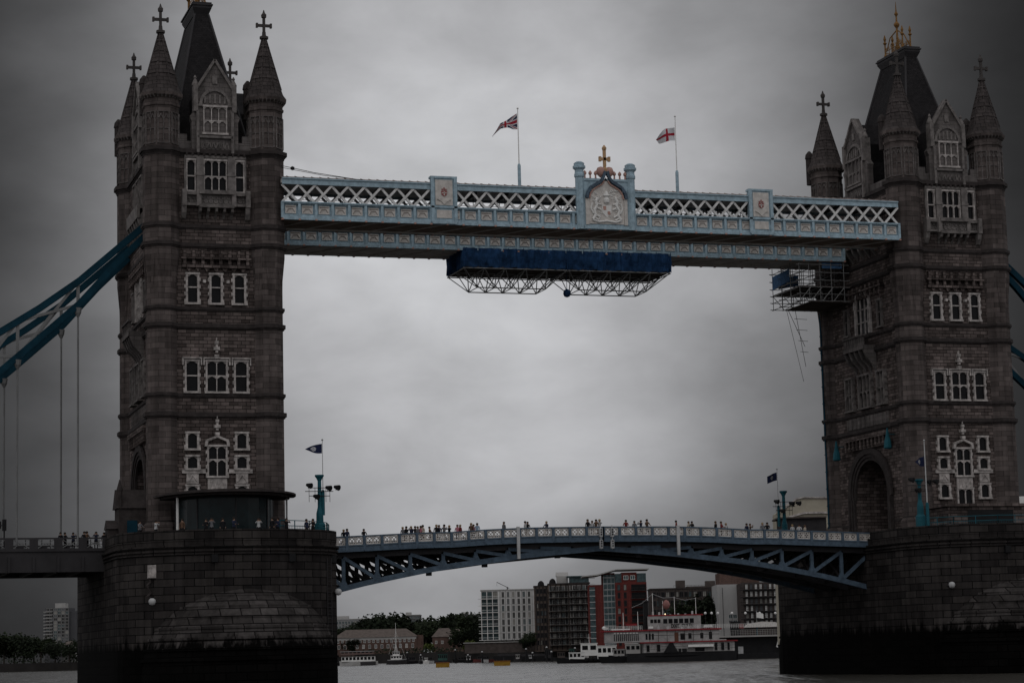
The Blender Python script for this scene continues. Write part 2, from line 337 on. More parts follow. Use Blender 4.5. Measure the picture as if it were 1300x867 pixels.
def finial(q, x, z, h, out_=.35):
    for dz, r_ in ((0,.22),(.3*h,.12),(.45*h,.3),(.6*h,.1),(.8*h,.17),(h,.03)):
        q.box(x-r_, x+r_, .02, out_+r_*.4, z+dz, z+dz+.18*h)
def gable(par, face, wd=1.0):
    T_ = facemap(face); q = MB(T_); o1, o0 = .22, -.55
    pg = [(-2.35*wd,54.3),(2.35*wd,54.3),(2.35*wd,57.6),(2.55*wd,58.1),(2.0*wd,58.8),(1.85*wd,61.1),(.35,63.6),(0,64.1),(-.35,63.6),(-1.85*wd,61.1),(-2.0*wd,58.8),(-2.55*wd,58.1),(-2.35*wd,57.6)]
    q.prism(pg, 'y', o0, o1); go = q.build('gable', PORT, par)
    c = MB(T_)                                           # coping, pinnacles, blind arch and panels
    for sx in (-1, 1):
        c.bar((sx*1.85*wd, .22, 61.0), (0, .22, 64.0), .5, .26, up=(0,0,1)); c.box(sx*1.95*wd-.22, sx*1.95*wd+.22, -.5, .5, 58.6, 61.3)
        c.lathe(sx*1.95*wd, 0, [(.3,61.3),(.32,61.5),(.1,62.0),(.16,62.15),(.03,62.4)], 8)
        c.box(sx*1.75*wd-.14, sx*1.75*wd+.14, .2, .5, 54.4, 58.7)
    n = 14; R0 = 1.45*wd
    for k in range(n):
        a0, a1 = PI*k/n, PI*(k+1)/n
        c.bar((R0*math.cos(a0), .3, 59.3+1.6*math.sin(a0)), (R0*math.cos(a1), .3, 59.3+1.6*math.sin(a1)), .3, .16, up=(0,1,0))
    for k in range(5): c.box(-1.1+k*.5, -.9+k*.5, .2, .34, 59.5, 60.1 + .35*math.sin(PI*(k+.5)/5)); 
    c.box(-1.7*wd, 1.7*wd, .2, .45, 59.15, 59.35); c.box(-1.8*wd, 1.8*wd, .2, .5, 55.9, 56.15); c.box(-.25, .25, .2, .36, 61.5, 62.3)
    for k in range(6): c.bar((-1.3+k*.45, .27, 54.8), (-1.05+k*.45, .27, 55.6), .12, .1); c.bar((-1.05+k*.45, .27, 55.6), (-.85+k*.45, .27, 54.8), .12, .1)
    c.build('gable_carving', CARV, go)
    rf = MB(T_); rf.prism([(-1.9*wd, 58.5), (0, 61.0), (0, 63.4), (-1.9*wd, 60.6)], 'y', -5.0 if face in 'FB' else -3.6, -.5); rf.prism([(1.9*wd, 58.5), (0, 61.0), (0, 63.4), (1.9*wd, 60.6)], 'y', -5.0 if face in 'FB' else -3.6, -.5)
    rf.box(-1.9*wd, 1.9*wd, -4.2 if face in 'FB' else -3.2, -.5, 54.3, 60.6); rf.build('dormer_roof', SLATE, go)
    window(go, face, 0, 56.45, 59.1, 2.4*wd, 3, 57.7, quoin=False, out_=.45, jw=.14)
ARCH_H = 4.35
def arch_poly(hw, zs, ht, n=16):
    return [(-hw*math.cos(PI*k/n), zs+ht*(math.sin(PI*k/n)**.85)) for k in range(n+1)]
def tower(label):
    r = empty('bridge_tower', (0, YC, PTOP), label, 'bridge tower', 'the two towers of the bridge')
    q = MB(); q.box(-HX, HX, YF, YB, 25.6, 54.3)
    ar = arch_poly(4.1, 20.3, 4.4)                       # road arch cut through the base along the bridge
    poly = [(YF, PTOP-.2), (YF, 25.6), (YB, 25.6), (YB, PTOP-.2), (YC+4.1, PTOP-.2)] + [(YC+y, z) for y, z in ar[::-1]] + [(YC-4.1, PTOP-.2)]
    # split in strips so that no face is concave
    q.box(-HX, HX, YF, YC-4.1, PTOP-.2, 25.6); q.box(-HX, HX, YC+4.1, YB, PTOP-.2, 25.6)
    for (y0, z0), (y1, z1) in zip(ar, ar[1:]): q.prism([(YC+y0, z0), (YC+y1, z1), (YC+y1, 25.6), (YC+y0, 25.6)], 'x', -HX, HX)
    q.build('wall', STONE, r)
    for sx in (-1, 1):
        for cy in (0, D):
            cx = sx*A
            q = MB(); q.lathe(cx, cy, [(1.8,PTOP-.2),(1.8,17.2),(RL,17.6),(RL,40.6),(RL+.02,41.6),(RU,43.9),(RU,54.3),(RU-.06,54.6),(RU-.06,58.9),(RU+.06,59.0),(RU+.06,59.2),(RU-.04,59.3),(RU-.02,59.7),(2.05,60.0),(2.08,60.3)], 8)
            for k in range(8):                           # hanging pendants that carry the wider upper turret
                a = 2*PI*k/8; ca, sa = math.cos(a), math.sin(a); rr = RU+.03; hwid = .48
                tp = [(cx+ca*rr-sa*s*hwid, cy+sa*rr+ca*s*hwid, 43.9) for s in (-1,1)] + [(cx+ca*RL*.9-sa*s*hwid, cy+sa*RL*.9+ca*s*hwid, 43.9) for s in (1,-1)]
                q.add(tp + [(cx+ca*(RL-.02), cy+sa*(RL-.02), 40.0)], [(0,1,2,3),(0,4,1),(1,4,2),(2,4,3),(3,4,0)])
            tu = q.build('turret', TURR, r)
            c = MB()                                     # blind tracery on the top stage
            for k in range(8):
                a = 2*PI*k/8; ca, sa = math.cos(a), math.sin(a)
                def pt(s, z, rr=RU+.0): return (cx+ca*rr-sa*s, cy+sa*rr+ca*s, z)
                for s in (-.55, .55): c.bar(pt(s, 55.1), pt(s, 58.3), .12, .08)
                c.bar(pt(0, 55.1), pt(0, 58.3), .07, .06); c.bar(pt(-.5, 55.1), pt(.5, 55.1), .1, .08); c.bar(pt(-.5, 58.3), pt(.5, 58.3), .1, .08); c.bar(pt(-.5, 56.6), pt(.5, 56.6), .06, .06)
                for s in (-.27, .27): c.bar(pt(s-.25, 57.5), pt(s, 58.1), .08, .08); c.bar(pt(s+.25, 57.5), pt(s, 58.1), .08, .08)
                for s in (-.6, -.2, .2, .6): c.bar(pt(s, 59.75, RU+.12), pt(s, 60.02, RU+.3), .12, .12)
            c.build('tracery', PORT, tu)
            s_ = MB(); s_.lathe(cx, cy, [(2.08,60.3),(1.78,60.75),(1.6,61.3),(.2,66.7),(.2,66.9)], 8)
            for k in range(8):
                a = PI/8+2*PI*k/8; kk = 1/math.cos(PI/8); s_.bar((cx+1.6*kk*math.cos(a), cy+1.6*kk*math.sin(a), 61.3), (cx+.22*math.cos(a), cy+.22*math.sin(a), 66.7), .13, .13)
            for z in (62.4, 63.6, 64.8, 65.9): rr = 1.6-(z-61.3)*.2556; s_.lathe(cx, cy, [(rr+.0,z-.06),(rr+.09,z-.04),(rr-.02,z+.14)], 8)
            s_.build('spire', SPIRE, tu)
            c = MB(); c.lathe(cx, cy, [(.42,66.75),(.42,67.0),(.2,67.1),(.17,67.5)], 8); c.box(cx-.13, cx+.13, cy-.13, cy+.13, 67.1, 69.3)
            c.box(cx-.8, cx+.8, cy-.11, cy+.11, 68.02, 68.3)
            for dx in (-.72, .72): c.box(cx+dx-.1, cx+dx+.1, cy-.17, cy+.17, 67.93, 68.39)
            c.lathe(cx, cy, [(.24,69.0),(.26,69.3),(.12,69.5),(.04,69.8)], 8); c.build('cross', CROSS, tu)
            c = MB(); c.lathe(cx-1.5, cy+1.3, [(.42,58.5),(.42,61.6),(.5,61.7),(.42,62.2),(.12,62.6)], 8); c.build('pinnacle', TRIM, tu)
    for z, h, o in ((54.1,.22,.12),(54.34,.42,.34),(46.75,.34,.2),(44.85,.36,.24),(38.5,.3,.2),(36.72,.4,.26),(29.85,.3,.2),(27.85,.42,.28),(17.3,.3,.1)):
        q = MB(); qb2 = MB(); rr = (RU if z > 43 else RL)+o
        if z < 20:
            q.box(-HX-o, HX+o, YF-o, YC-4.3, z, z+h); qb = MB(); qb.box(-HX-o, HX+o, YC+4.3, YB+o, z, z+h); qb.build('string_course', TRIM, r)
        else: q.box(-HX-o, HX+o, YF-o, YB+o, z, z+h); q.box(-HX-o*.55, HX+o*.55, YF-o*.55, YB+o*.55, z-.14, z)
        for sx in (-1, 1):
            for cy in (0, D): (q if z > 20 or cy == 0 else qb2).lathe(sx*A, cy, [(rr-o*.5,z-.14),(rr-o*.45,z),(rr,z+.02),(rr,z+h),(rr-o,z+h+.06)], 8)
        if z > 54.3:
            for k in range(11): q.box(-2.9+k*.58-.1, -2.9+k*.58+.1, YF-.55, YF, z-.25, z+.02)
        q.build('string_course', TRIM, r)
        if qb2.v: qb2.build('string_course', TRIM, r)
    for za, zb in ((45.21,46.6),(36.72+.4,38.36),(28.27,29.7)):      # smooth ashlar band between each pair
        q = MB(); q.box(-HX-.04, HX+.04, YF-.04, YB+.04, za, zb); q.build('ashlar_band', STONE, r)
    q = MB()                                             # parapet
    for y in (YF, YB-.4):
        q = MB(); q.box(-HX+1, HX-1, y, y+.4, 54.7, 55.6); [q.box(x-.5, x+.5, y-.03, y+.43, 55.6, 56.3) for x in (-3.3, 3.3)]; q.build('parapet', PORT, r)
    for x in (-HX, HX-.4): q = MB(); q.box(x, x+.4, 1, D-1, 54.7, 55.6); q.build('parapet', PORT, r)
    for f in 'FBLR': gable(r, f, 1.0 if f in 'FB' else 1.25)
    for f in 'FB':
        T_ = facemap(f)
        # stage 4: triple window with stone piers, balcony under it
        for xc, wd_, li in ((-2.45,.95,1),(0,2.35,3),(2.45,.95,1)): window(r, f, xc, 50.5, 53.6, wd_, li, 52.0, quoin=False, out_=.35, jw=.13)
        q = MB(T_)
        for sx in (-1, 1): q.box(sx*1.58-.36, sx*1.58+.36, 0, .62, 50.4, 53.9); q.box(sx*1.58-.42, sx*1.58+.42, 0, .7, 52.0, 52.2)
        q.box(-3.1, 3.1, 0, .4, 53.84, 54.1); q.box(-3.12, -2.93, 0, .3, 50.2, 53.9); q.box(2.93, 3.12, 0, .3, 50.2, 53.9); q.build('window_pier', CARV, r)
        q = MB(T_)
        q.box(-3.35, 3.35, 0, .75, 50.0, 50.35); q.box(-3.35, 3.35, 0, .6, 48.95, 49.2); q.box(-1.75, 1.75, 0, 1.15, 50.05, 50.45); q.box(-1.75, 1.75, 0, 1.1, 48.7, 49.0)
        for x in (-3.2, -1.75, 1.75, 3.2): q.box(x-.22, x+.22, 0, .95, 48.85, 50.5)
        q.box(-3.1, 3.1, 0, .28, 49.2, 50.0); q.box(-1.6, 1.6, 0, .7, 49.0, 50.05)
        for k in range(6): x = -1.3+k*.5; q.bar((x-.2, .75, 49.15), (x+.2, .75, 49.9), .1, .1); q.bar((x+.2, .75, 49.15), (x-.2, .75, 49.9), .1, .1)
        for k in range(2):
            for sx in (-1, 1): x = sx*(2.2+.5*k); q.bar((x-.2, .33, 49.3), (x+.2, .33, 49.9), .1, .1); q.bar((x+.2, .33, 49.3), (x-.2, .33, 49.9), .1, .1)
        for x in (-1.6,-.8,0,.8,1.6): q.prism([(0,48.75),(1.0,48.75),(.85,48.35),(.3,48.1),(0,47.7)], 'x', x-.12, x+.12)
        for x in (-3.2, 3.2): q.prism([(0,48.9),(.8,48.9),(.6,48.2),(.25,47.7),(0,47.6)], 'x', x-.22, x+.22)
        q.build('balcony', CARV, r)
        # stage 3: corbel table and three windows
        q = MB(T_)
        for k in range(8): q.box(-3.15+k*.9-.15, -3.15+k*.9+.15, 0, .5, 42.95, 44.5)
        q.box(-3.5, 3.5, 0, .6, 43.55, 43.75); q.box(-3.4, 3.4, 0, .5, 42.7, 42.95)
        for k in range(7): q.prism([(-3.0+k*.9,42.7),(-2.4+k*.9,42.7),(-2.7+k*.9,42.25)], 'y', 0, .35)
        q.build('corbel_table', STONE, r)
        for xc in (-2.35, 0, 2.35): window(r, f, xc, 39.2, 42.05, 1.35, 1, 40.75, jw=.26)
        q = MB(T_); [q.box(x-.14, x+.14, 0, .4, 41.2, 41.5) for x in (-1.18, 1.18)]; q.build('stone_boss', DRESS, r)
        # stage 2: group of three with hood
        for xc, wd_, li in ((-2.45,1.45,1),(0,2.2,2),(2.45,1.45,1)): window(r, f, xc, 30.35, 33.35, wd_, li, 31.9, jw=.22, hood=True)
        q = MB(T_); finial(q, 0, 33.7, 1.7); q.build('finial', DRESS, r)
        # stage 1
        for sx in (-1, 1):
            window(r, f, sx*2.45, 24.7, 26.2, 1.35, 1, None, jw=.28)
            window(r, f, sx*2.45, 22.75, 24.0-.1, 1.35, 1, None, jw=.26)
            window(r, f, sx*2.45, 19.6, 21.0, 1.35, 1, None, jw=.26)
            q = MB(T_); x = sx*2.45; q.box(x-.6, x+.6, 0, .2, 21.25, 22.2)
            q.bar((x-.5,.25,21.4),(x,.25,22.1),.1,.1); q.bar((x+.5,.25,21.4),(x,.25,22.1),.1,.1); q.build('carved_panel', DRESS, r)
        window(r, f, 0, 22.0, 24.9, 2.0, 2, 23.6, jw=.2, hood=False)
        q = MB(T_)
        q.prism([(-1.25,24.9),(-1.0,24.9),(-.9,25.4),(0,25.75),(.9,25.4),(1.0,24.9),(1.25,24.9),(1.15,25.55),(0,26.0),(-1.15,25.55)], 'y', 0, .4)
        fq_ = MB(T_); finial(fq_, 0, 26.0, 1.6); fq_.build('finial', DRESS, r); q.box(-.95, .95, 0, .22, 20.6, 21.75)
        for k in range(4): q.bar((-.75+k*.45,.25,20.75),(-.55+k*.45,.25,21.55),.1,.1)
        q.build('window_surround', DRESS, r)
        for a_, b2 in ((-3.5, -1.15), (1.15, 3.5)): q = MB(T_); q.box(a_, b2, 0, .25, 22.25, 22.65); q.build('stone_band', DRESS, r)
        window(r, f, 0, 18.6, 20.5, 2.0, 2, None, jw=.2, quoin=False)
    for f in 'LR':                                       # faces towards the road
        T_ = facemap(f); q = MB(T_)
        for k in range(3):                               # moulded arch orders
            ap = arch_poly(4.25+.42*k, 20.3, 4.5+.42*k, 20)
            for (a0, b0), (a1, b1) in zip(ap, ap[1:]): q.bar((a0,.02+.12*k,b0), (a1,.02+.12*k,b1), .5+.1*k, .26, up=(0,1,0))
            for sx in (-1, 1): q.box(sx*(4.25+.42*k)-.13, sx*(4.25+.42*k)+.13, -.2, .28+.12*k, PTOP, 20.3)
        q.build('arch_moulding', TRIM, r)
        q = MB(T_)
        for k in range(12):
            q.box(-5.2+k*.95-.2, -5.2+k*.95+.2, 0, .55, 25.9, 27.0); q.prism([(-5.0+k*.95-.28,26.3),(-4.45+k*.95-.28,26.3),(-4.72+k*.95-.28,25.9)], 'y', 0, .4)
        q.box(-5.5, 5.5, 0, .65, 27.0, 27.5); q.build('corbel_table', STONE, r)
        # lower tripartite window with canopied oriel
        for xc, wd_ in ((-4.0,1.9),(0,3.2),(4.0,1.9)): window(r, f, xc, 30.6, 34.2, wd_, 2 if wd_ < 2 else 3, 32.4, jw=.25, out_=.45)
        q = MB(T_); q.box(-2.6, 2.6, 0, 1.6, 36.9, 37.4); q.box(-2.4, 2.4, 1.3, 1.5, 37.4, 38.4)
        for x in (-2.4,-1.2,0,1.2,2.4): q.prism([(0,36.9),(1.5,36.9),(1.1,35.9),(.4,35.2),(0,34.4)], 'x', x-.2, x+.2)
        for k in range(9): q.box(-2.3+k*.55-.07, -2.3+k*.55+.07, 1.3, 1.55, 37.4, 38.5)
        q.box(-2.6, 2.6, 1.2, 1.65, 38.4, 38.6); q.build('balcony', PORT, r)
        q = MB(T_); q.box(-5.2, 5.2, 0, .18, 28.35, 29.6)
        for k in range(10): q.box(-4.9+k*1.08-.06, -4.9+k*1.08+.06, .1, .3, 28.4, 29.6)
        q.build('carved_panel', PORT, r)
        # tall arched window
        ap = arch_poly(1.65, 42.0, 1.7, 14); q = MB(T_)
        for k, (o, m_) in enumerate(((1.0,.3),(1.14,.55))):
            for (a0, b0), (a1, b1) in zip(ap, ap[1:]): q.bar((a0*o,.1+.1*k,42+(b0-42)*o), (a1*o,.1+.1*k,42+(b1-42)*o), .35, .24, up=(0,1,0))
            for sx in (-1, 1): q.box(sx*1.65*o-.12, sx*1.65*o+.12, 0, .35-.1*k, 38.9, 42.0)
        for x in (-.55, .55): q.box(x-.07, x+.07, 0, .2, 38.9, 43.2)
        for z in (40.3, 41.8): q.box(-1.6, 1.6, 0, .2, z-.06, z+.06)
        wo = q.build('window', DRESS, r); g = MB(T_); g.prism([(-1.6,38.9)]+ap+[(1.6,38.9)], 'y', -.05, .05); g.build('pane', GLASS, wo)
        for sx in (-1, 1):
            window(r, f, sx*4.2, 39.3, 42.2, 1.1, 1, 40.9, jw=.2)
        q = MB(T_)
        for k in range(10): q.box(-5.0+k*1.1-.18, -5.0+k*1.1+.18, 0, .5, 42.9, 44.5)
        q.box(-5.4, 5.4, 0, .55, 43.7, 43.95); q.build('corbel_table', STONE, r)
        for sx in (-1, 0, 1): window(r, f, sx*2.3, 50.4, 53.4, 1.6, 2, 52.0, jw=.15, quoin=False, out_=.35)
        q = MB(T_); q.box(-3.9, 3.9, 0, .9, 49.9, 50.25); q.box(-3.9, 3.9, .6, .9, 48.9, 49.9)
        for k in range(6): q.prism([(0,49.9),(.85,48.9),(.7,48.3),(0,47.4)], 'x', -3.6+k*1.44-.15, -3.6+k*1.44+.15)
        q.build('balcony', CARV, r)
    # roof
    def fr(hx0, hy0, z0, hx1, hy1, z1, q): q.add([(-hx0,YC-hy0,z0),(hx0,YC-hy0,z0),(hx0,YC+hy0,z0),(-hx0,YC+hy0,z0),(-hx1,YC-hy1,z1),(hx1,YC-hy1,z1),(hx1,YC+hy1,z1),(-hx1,YC+hy1,z1)], [(0,3,2,1),(4,5,6,7),(0,1,5,4),(1,2,6,5),(2,3,7,6),(3,0,4,7)])
    q = MB(); fr(4.05, 8.5, 54.6, .62, 3.0, 71.2, q); ro = q.build('roof', SLATE, r)
    q = MB(); fr(.75, 3.1, 70.9, 1.0, 3.5, 71.5, q); fr(1.0, 3.5, 71.5, 1.0, 3.5, 72.1, q); q.box(-1.12, 1.12, YC-3.62, YC+3.62, 71.75, 71.9)
    for (hx, hy) in ((.7, 3.1),):
        for sx in (-1, 1):
            for sy in (-1, 1): q.bar((sx*4.0, YC+sy*8.4, 55), (sx*.68, YC+sy*3.05, 70.9), .22, .22)
    q.build('roof_curb', DARK, ro)
    q = MB()                                             # gilded cresting
    for sx in (-1, 1):
        for sy in (-1, 1):
            q.lathe(sx*.5, YC+sy*2.2, [(.14,72.1),(.16,72.4),(.08,72.6),(.08,73.7),(.22,73.9),(.08,74.1),(.16,74.4),(.03,74.9)], 8)
    for sy in (-1, 1): q.bar((-.5, YC+sy*2.2, 72.7), (.5, YC+sy*2.2, 72.7), .07, .07)
    for sx in (-1, 1):
        q.bar((sx*.5, YC-2.2, 72.25), (sx*.5, YC+2.2, 72.25), .07, .07); q.bar((sx*.5, YC-2.2, 72.9), (sx*.5, YC+2.2, 72.9), .06, .06)
        for k in range(7): y = YC-1.9+k*.62; q.bar((sx*.5, y, 72.2), (sx*.5, y, 73.3), .05, .05); q.bar((sx*.5, y, 72.9), (sx*.5, y+.3, 73.4), .05, .05)
    q.lathe(0, YC, [(.32,72.1),(.3,72.9),(.13,73.3),(.11,75.2),(.3,75.5),(.32,75.7),(.1,76.0),(.08,76.6),(.22,76.9),(.08,77.2),(.06,77.6),(.02,78.4)], 8)
    for k in range(4): a = PI/4+PI/2*k; q.tube([(0,YC,75.0),(.7*math.cos(a),YC+1.2*math.sin(a),74.2),(.75*math.cos(a),YC+2.4*math.sin(a),72.9)], .07)
    q.build('gilded_cresting', GOLD, ro)
    return r
tw = tower('stone tower at the left of the bridge behind the round glass pavilion')
tw2 = copy_tree(tw); tw2.location.x = T; tw2['label'] = 'darker stone tower at the right of the bridge with scaffolding at its left corner'

# ---- high level walkways
def walkway(y0, y1, label, near):
    xa, xb = 6.6, T-7.0
    r = empty('high_level_walkway', (T/2, (y0+y1)/2, 48), label, 'walkway', 'the two high level walkways between the towers')
    nb = 40; p_ = (xb-xa)/nb
    zb, zp, zl, zr = 48.0, 49.5, 51.35, 52.0
    for yy, sg in ((y0, -1), (y1, 1)):
        q = MB(); yo = yy+sg*.22
        q.box(xa, xb, min(yy,yo), max(yy,yo), zb, zb+.22); q.box(xa, xb, min(yy,yo), max(yy,yo), zp-.18, zp); q.box(xa-.1, xb+.1, min(yy,yo+sg*.15), max(yy,yo+sg*.15), zp-.07, zp+.06)
        q.box(xa, xb, min(yy,yo+sg*.12), max(yy,yo+sg*.12), zb-.3, zb-.02)
        q.box(xa, xb, min(yy-sg*.1,yy), max(yy-sg*.1,yy), zb, zp)
        for k in range(nb+1): x = xa+k*p_; q.box(x-.13, x+.13, min(yy,yo+sg*.08), max(yy,yo+sg*.08), zb-.1, zp+.05)
        q.build('fascia_girder', PALE, r)
        og = org(r); q = MB(); q.box(og.x+.3-p_/2, og.x+p_/2-.3, min(yy,yy+sg*.1), max(yy,yy+sg*.1), zb+.36, zp-.3)
        pn = q.build('fascia_panel', CREAM, r)
        q = MB()
        for k in range(1):
            x = og.x; y = yy+sg*.13
            q.bar((x-.42,y,zb+.5),(x-.2,y,zb+.85),.07,.07); q.bar((x+.42,y,zb+.5),(x+.2,y,zb+.85),.07,.07); q.bar((x-.2,y,zb+.85),(x+.2,y,zb+.85),.07,.07)
            q.bar((x-.48,y,zb+1.06),(x+.48,y,zb+1.06),.07,.07)
        q.build('panel_ornament', PORN, pn)
        for k in range(1, nb): c = copy_tree(pn, r); c.location.x = xa+(k+.5)*p_-og.x
        pn.location.x = xa+.5*p_-og.x
        q = MB(); x = og.x; q.box(x-.11, x+.11, min(yy,yy+sg*.42), max(yy,yy+sg*.42), zb-.36, zb-.2)
        bo = q.build('boss', ROSE, r)
        for k in range(1, nb+1): c = copy_tree(bo, r); c.location.x = xa+k*p_-og.x
        bo.location.x = xa-og.x
        # lattice, interrupted by the pedestals and the crest
        secs = [(xa, 22.0), (24.9, 37.9), (44.4, 57.4), (60.3, xb)] if near and sg < 0 else [(xa, xb)]
        for a_, b2 in secs:
            n = max(1, round((b2-a_)/1.71)); s_ = (b2-a_)/n; q = MB()
            for k in range(n):
                x = a_+k*s_
                q.bar((x,yy+sg*.06,zp+.02),(x+s_,yy+sg*.06,zl), .16, .24, up=(0,0,1)); q.bar((x+s_,yy-sg*.08,zp+.02),(x,yy-sg*.08,zl), .16, .24, up=(0,0,1))
            q.build('lattice', LATT, r)
        q = MB(); q.box(xa, xb, min(yy+sg*.05,yo), max(yy+sg*.05,yo), zl, zr-.12); q.box(xa, xb, min(yy,yo+sg*.12), max(yy,yo+sg*.12), zr-.12, zr); q.build('top_rail', PALE, r)
    q = MB(); q.prism([(y0-.15, zr+.002), (y1+.15, zr+.002), ((y0+y1)/2+.9, zr+.55), ((y0+y1)/2-.9, zr+.55)], 'x', xa, xb); q.build('roof', ROOFM, r); q = MB(); q.box(xa, xb, y0+.2, y1-.2, zl+.2, zr-.02); q.build('ceiling', INNER, r)
    q = MB()
    for k in range(nb*2+1): x = xa+k*p_/2; q.bar((x,y0-.1,zr+.04),(x,(y0+y1)/2-.9,zr+.58),.05,.08)
    q.build('roof_rib', ROOFM, r)
    q = MB(); q.box(xa, xb, y0+.1, y1-.1, zb-.12, zb+.1)
    so_ = q.build('soffit', BSOF if near else GREYSOF, r)
    q = MB()
    q.box(xa, xb, y1-.2, y1-.05, zb-.3, zb-.12)
    for k in range(0, nb, 2): x = xa+k*p_; q.bar((x+p_*2,y0,zb-.18),(x,y1,zb-.18),.16,.1)
    q.build('floor_bracing', GREYSOF if near else CREAM, so_)
    ym = (y0+y1)/2; q = MB()                             # glazed inner corridor, dark ceiling trusses
    x = org(r).x; q.bar((x,y0+.4,zl),(x,y1-.4,zl),.1,.3); q.bar((x,ym-.9,zp),(x,ym-.9,zl),.06,.06); q.bar((x,ym+.9,zp),(x,ym+.9,zl),.06,.06)
    ct = q.build('ceiling_truss', DARK, r)
    for k in range(2, nb+1, 2): copy_tree(ct, r).location.x = xa+k*p_-x
    ct.location.x = xa-x
    q = MB(); [q.box(xa, xb, y, y+.04, z, z+.05) for y in (ym-1.6, ym+1.6) for z in (50.0, 50.4)]; q.build('handrail', DARK, r)
    return r
wk = walkway(-1.75, 3.6, 'near high level walkway with the crest and two shields facing the river', True)
wk2 = walkway(12.1, 17.4, 'far high level walkway with the blue netted platforms hung under it', False)
YN = -1.75
def pedestal(cx):
    q = MB(); q.box(cx-1.3, cx+1.3, YN-.35, YN+.3, 48.0, 52.5); q.box(cx-1.42, cx+1.42, YN-.48, YN+.35, 52.5, 52.72)
    for sx in (-1, 1): q.box(cx+sx*1.22-.17, cx+sx*1.22+.17, YN-.5, YN-.3, 47.9, 52.5); 
    q.box(cx-1.42, cx+1.42, YN-.5, YN-.3, 49.4, 49.6); q.box(cx-1.3, cx+1.3, YN-.52, YN-.33, 47.75, 48.05)
    p = q.build('pedestal', PALE, wk)
    q = MB(); q.box(cx-.92, cx+.92, YN-.43, YN-.34, 49.7, 52.35); q.box(cx-.8, cx+.8, YN-.43, YN-.34, 48.35, 49.2)
    q.prism([(cx-.75,50.3),(cx-.35,50.1),(cx,49.75),(cx+.35,50.1),(cx+.75,50.3),(cx+.35,50.4),(cx,50.15),(cx-.35,50.4)], 'y', YN-.52, YN-.42); q.build('cream_panel', CREAM, p)
    q = MB()
    q.prism([(cx-.32,51.15),(cx+.32,51.15),(cx+.28,50.8),(cx,50.6),(cx-.28,50.8)], 'y', YN-.5, YN-.42, 0)
    for dx in (-.2,0,.2): q.box(cx+dx-.06, cx+dx+.06, YN-.5, YN-.42, 51.2, 51.4+(.15 if dx == 0 else 0), 0)
    q.box(cx-.05, cx+.05, YN-.53, YN-.5, 50.7, 51.1, 1); q.box(cx-.26, cx+.26, YN-.53, YN-.5, 50.92, 51.0, 1)
    q.build('shield', [mat('faded red paint', (.27,.09,.085), .7), CREAM], p)
pedestal(23.45); pedestal(58.85)
# central crest
cx = 41.15; q = MB(); q.box(cx-2.6, cx+2.6, YN-.4, YN+.3, 47.95, 52.9); q.box(cx-2.6, cx+2.6, YN-.5, YN+.3, 52.9, 53.15); q.box(cx-2.5, cx+2.5, YN-.55, YN-.35, 47.75, 48.1)
cf = q.build('crest_frame', PALE, wk)
for sx in (-1, 1):
    q = MB(); x = cx+sx*2.85; q.lathe(x, YN-.25, [(.42,47.7),(.42,53.2),(.5,53.3),(.5,53.55),(.44,53.7),(.42,54.0),(.62,54.2),(.62,54.45),(.5,54.5),(.52,54.75),(.3,54.9)], 8); q.build('crest_post', PALE, wk)
q = MB(); q.prism([(cx-1.95,48.3),(cx+1.95,48.3),(cx+1.95,51.3),(cx+1.2,52.1),(cx+.3,52.7),(cx,53.3),(cx-.3,52.7),(cx-1.2,52.1),(cx-1.95,51.3)], 'y', YN-.5, YN-.38); q.build('crest_field', CREAM, cf)
q = MB()                                                 # ogee hood
for sx in (-1, 1):
    og_ = [(2.2,51.0),(2.1,51.6),(1.7,52.2),(1.1,52.55),(.6,52.85),(.3,53.3),(.12,53.9)]
    for (a0, b0), (a1, b1) in zip(og_, og_[1:]): q.bar((cx+sx*a0, YN-.62, b0), (cx+sx*a1, YN-.62, b1), .3, .34, up=(0,1,0), mi=0)
    og2 = [(1.9,51.0),(1.8,51.45),(1.5,51.9),(1.0,52.25),(.5,52.5),(.2,52.9)]
    for (a0, b0), (a1, b1) in zip(og2, og2[1:]): q.bar((cx+sx*a0, YN-.56, b0), (cx+sx*a1, YN-.56, b1), .14, .14, up=(0,1,0), mi=1)
    q.box(cx+sx*2.15-.18, cx+sx*2.15+.18, YN-.56, YN-.38, 48.2, 51.1, 2)
q.build('ogee_hood', [BLUE, ROSE, CREAM], cf)
q = MB()
for dx in (-.45, .45): q.lathe(cx+dx, YN-.3, [(.1,53.3),(.38,53.6),(.48,54.0),(.35,54.35),(.1,54.45)], 10)
q.build('scroll_ornament', ROSE, cf, smooth=True)
q = MB(); q.lathe(cx, YN-.3, [(.3,53.9),(.32,54.2),(.14,54.4),(.14,54.7)], 8); q.box(cx-.15, cx+.15, YN-.42, YN-.18, 54.5, 56.5); q.box(cx-.55, cx+.55, YN-.42, YN-.18, 55.15, 55.45)
for dx in (-.5,.5): q.box(cx+dx-.12, cx+dx+.12, YN-.46, YN-.14, 55.05, 55.55)
q.lathe(cx, YN-.3, [(.2,56.3),(.24,56.5),(.05,56.8)], 8); q.build('gilt_cross', TAN, cf)
q = MB()
for sx in (-1, 1):
    for k in range(3): x = cx+sx*(1.05+k*.6); q.lathe(x, YN-.3, [(.1,53.15),(.07,53.5),(.17,53.65),(.17,53.8),(.04,54.0)], 8)
q.build('cresting', ROSE, cf)
q = MB(); y = YN-.56                                     # royal arms in relief: shield, helm with crest, two supporters, mantling and motto scroll
q.prism([(cx-.55,50.3),(cx+.55,50.3),(cx+.5,49.5),(cx,49.0),(cx-.5,49.5)], 'y', y, y+.14)
q.lathe(cx, y+.05, [(.1,50.4),(.3,50.6),(.32,50.9),(.2,51.15),(.34,51.3),(.1,51.8)], 10)
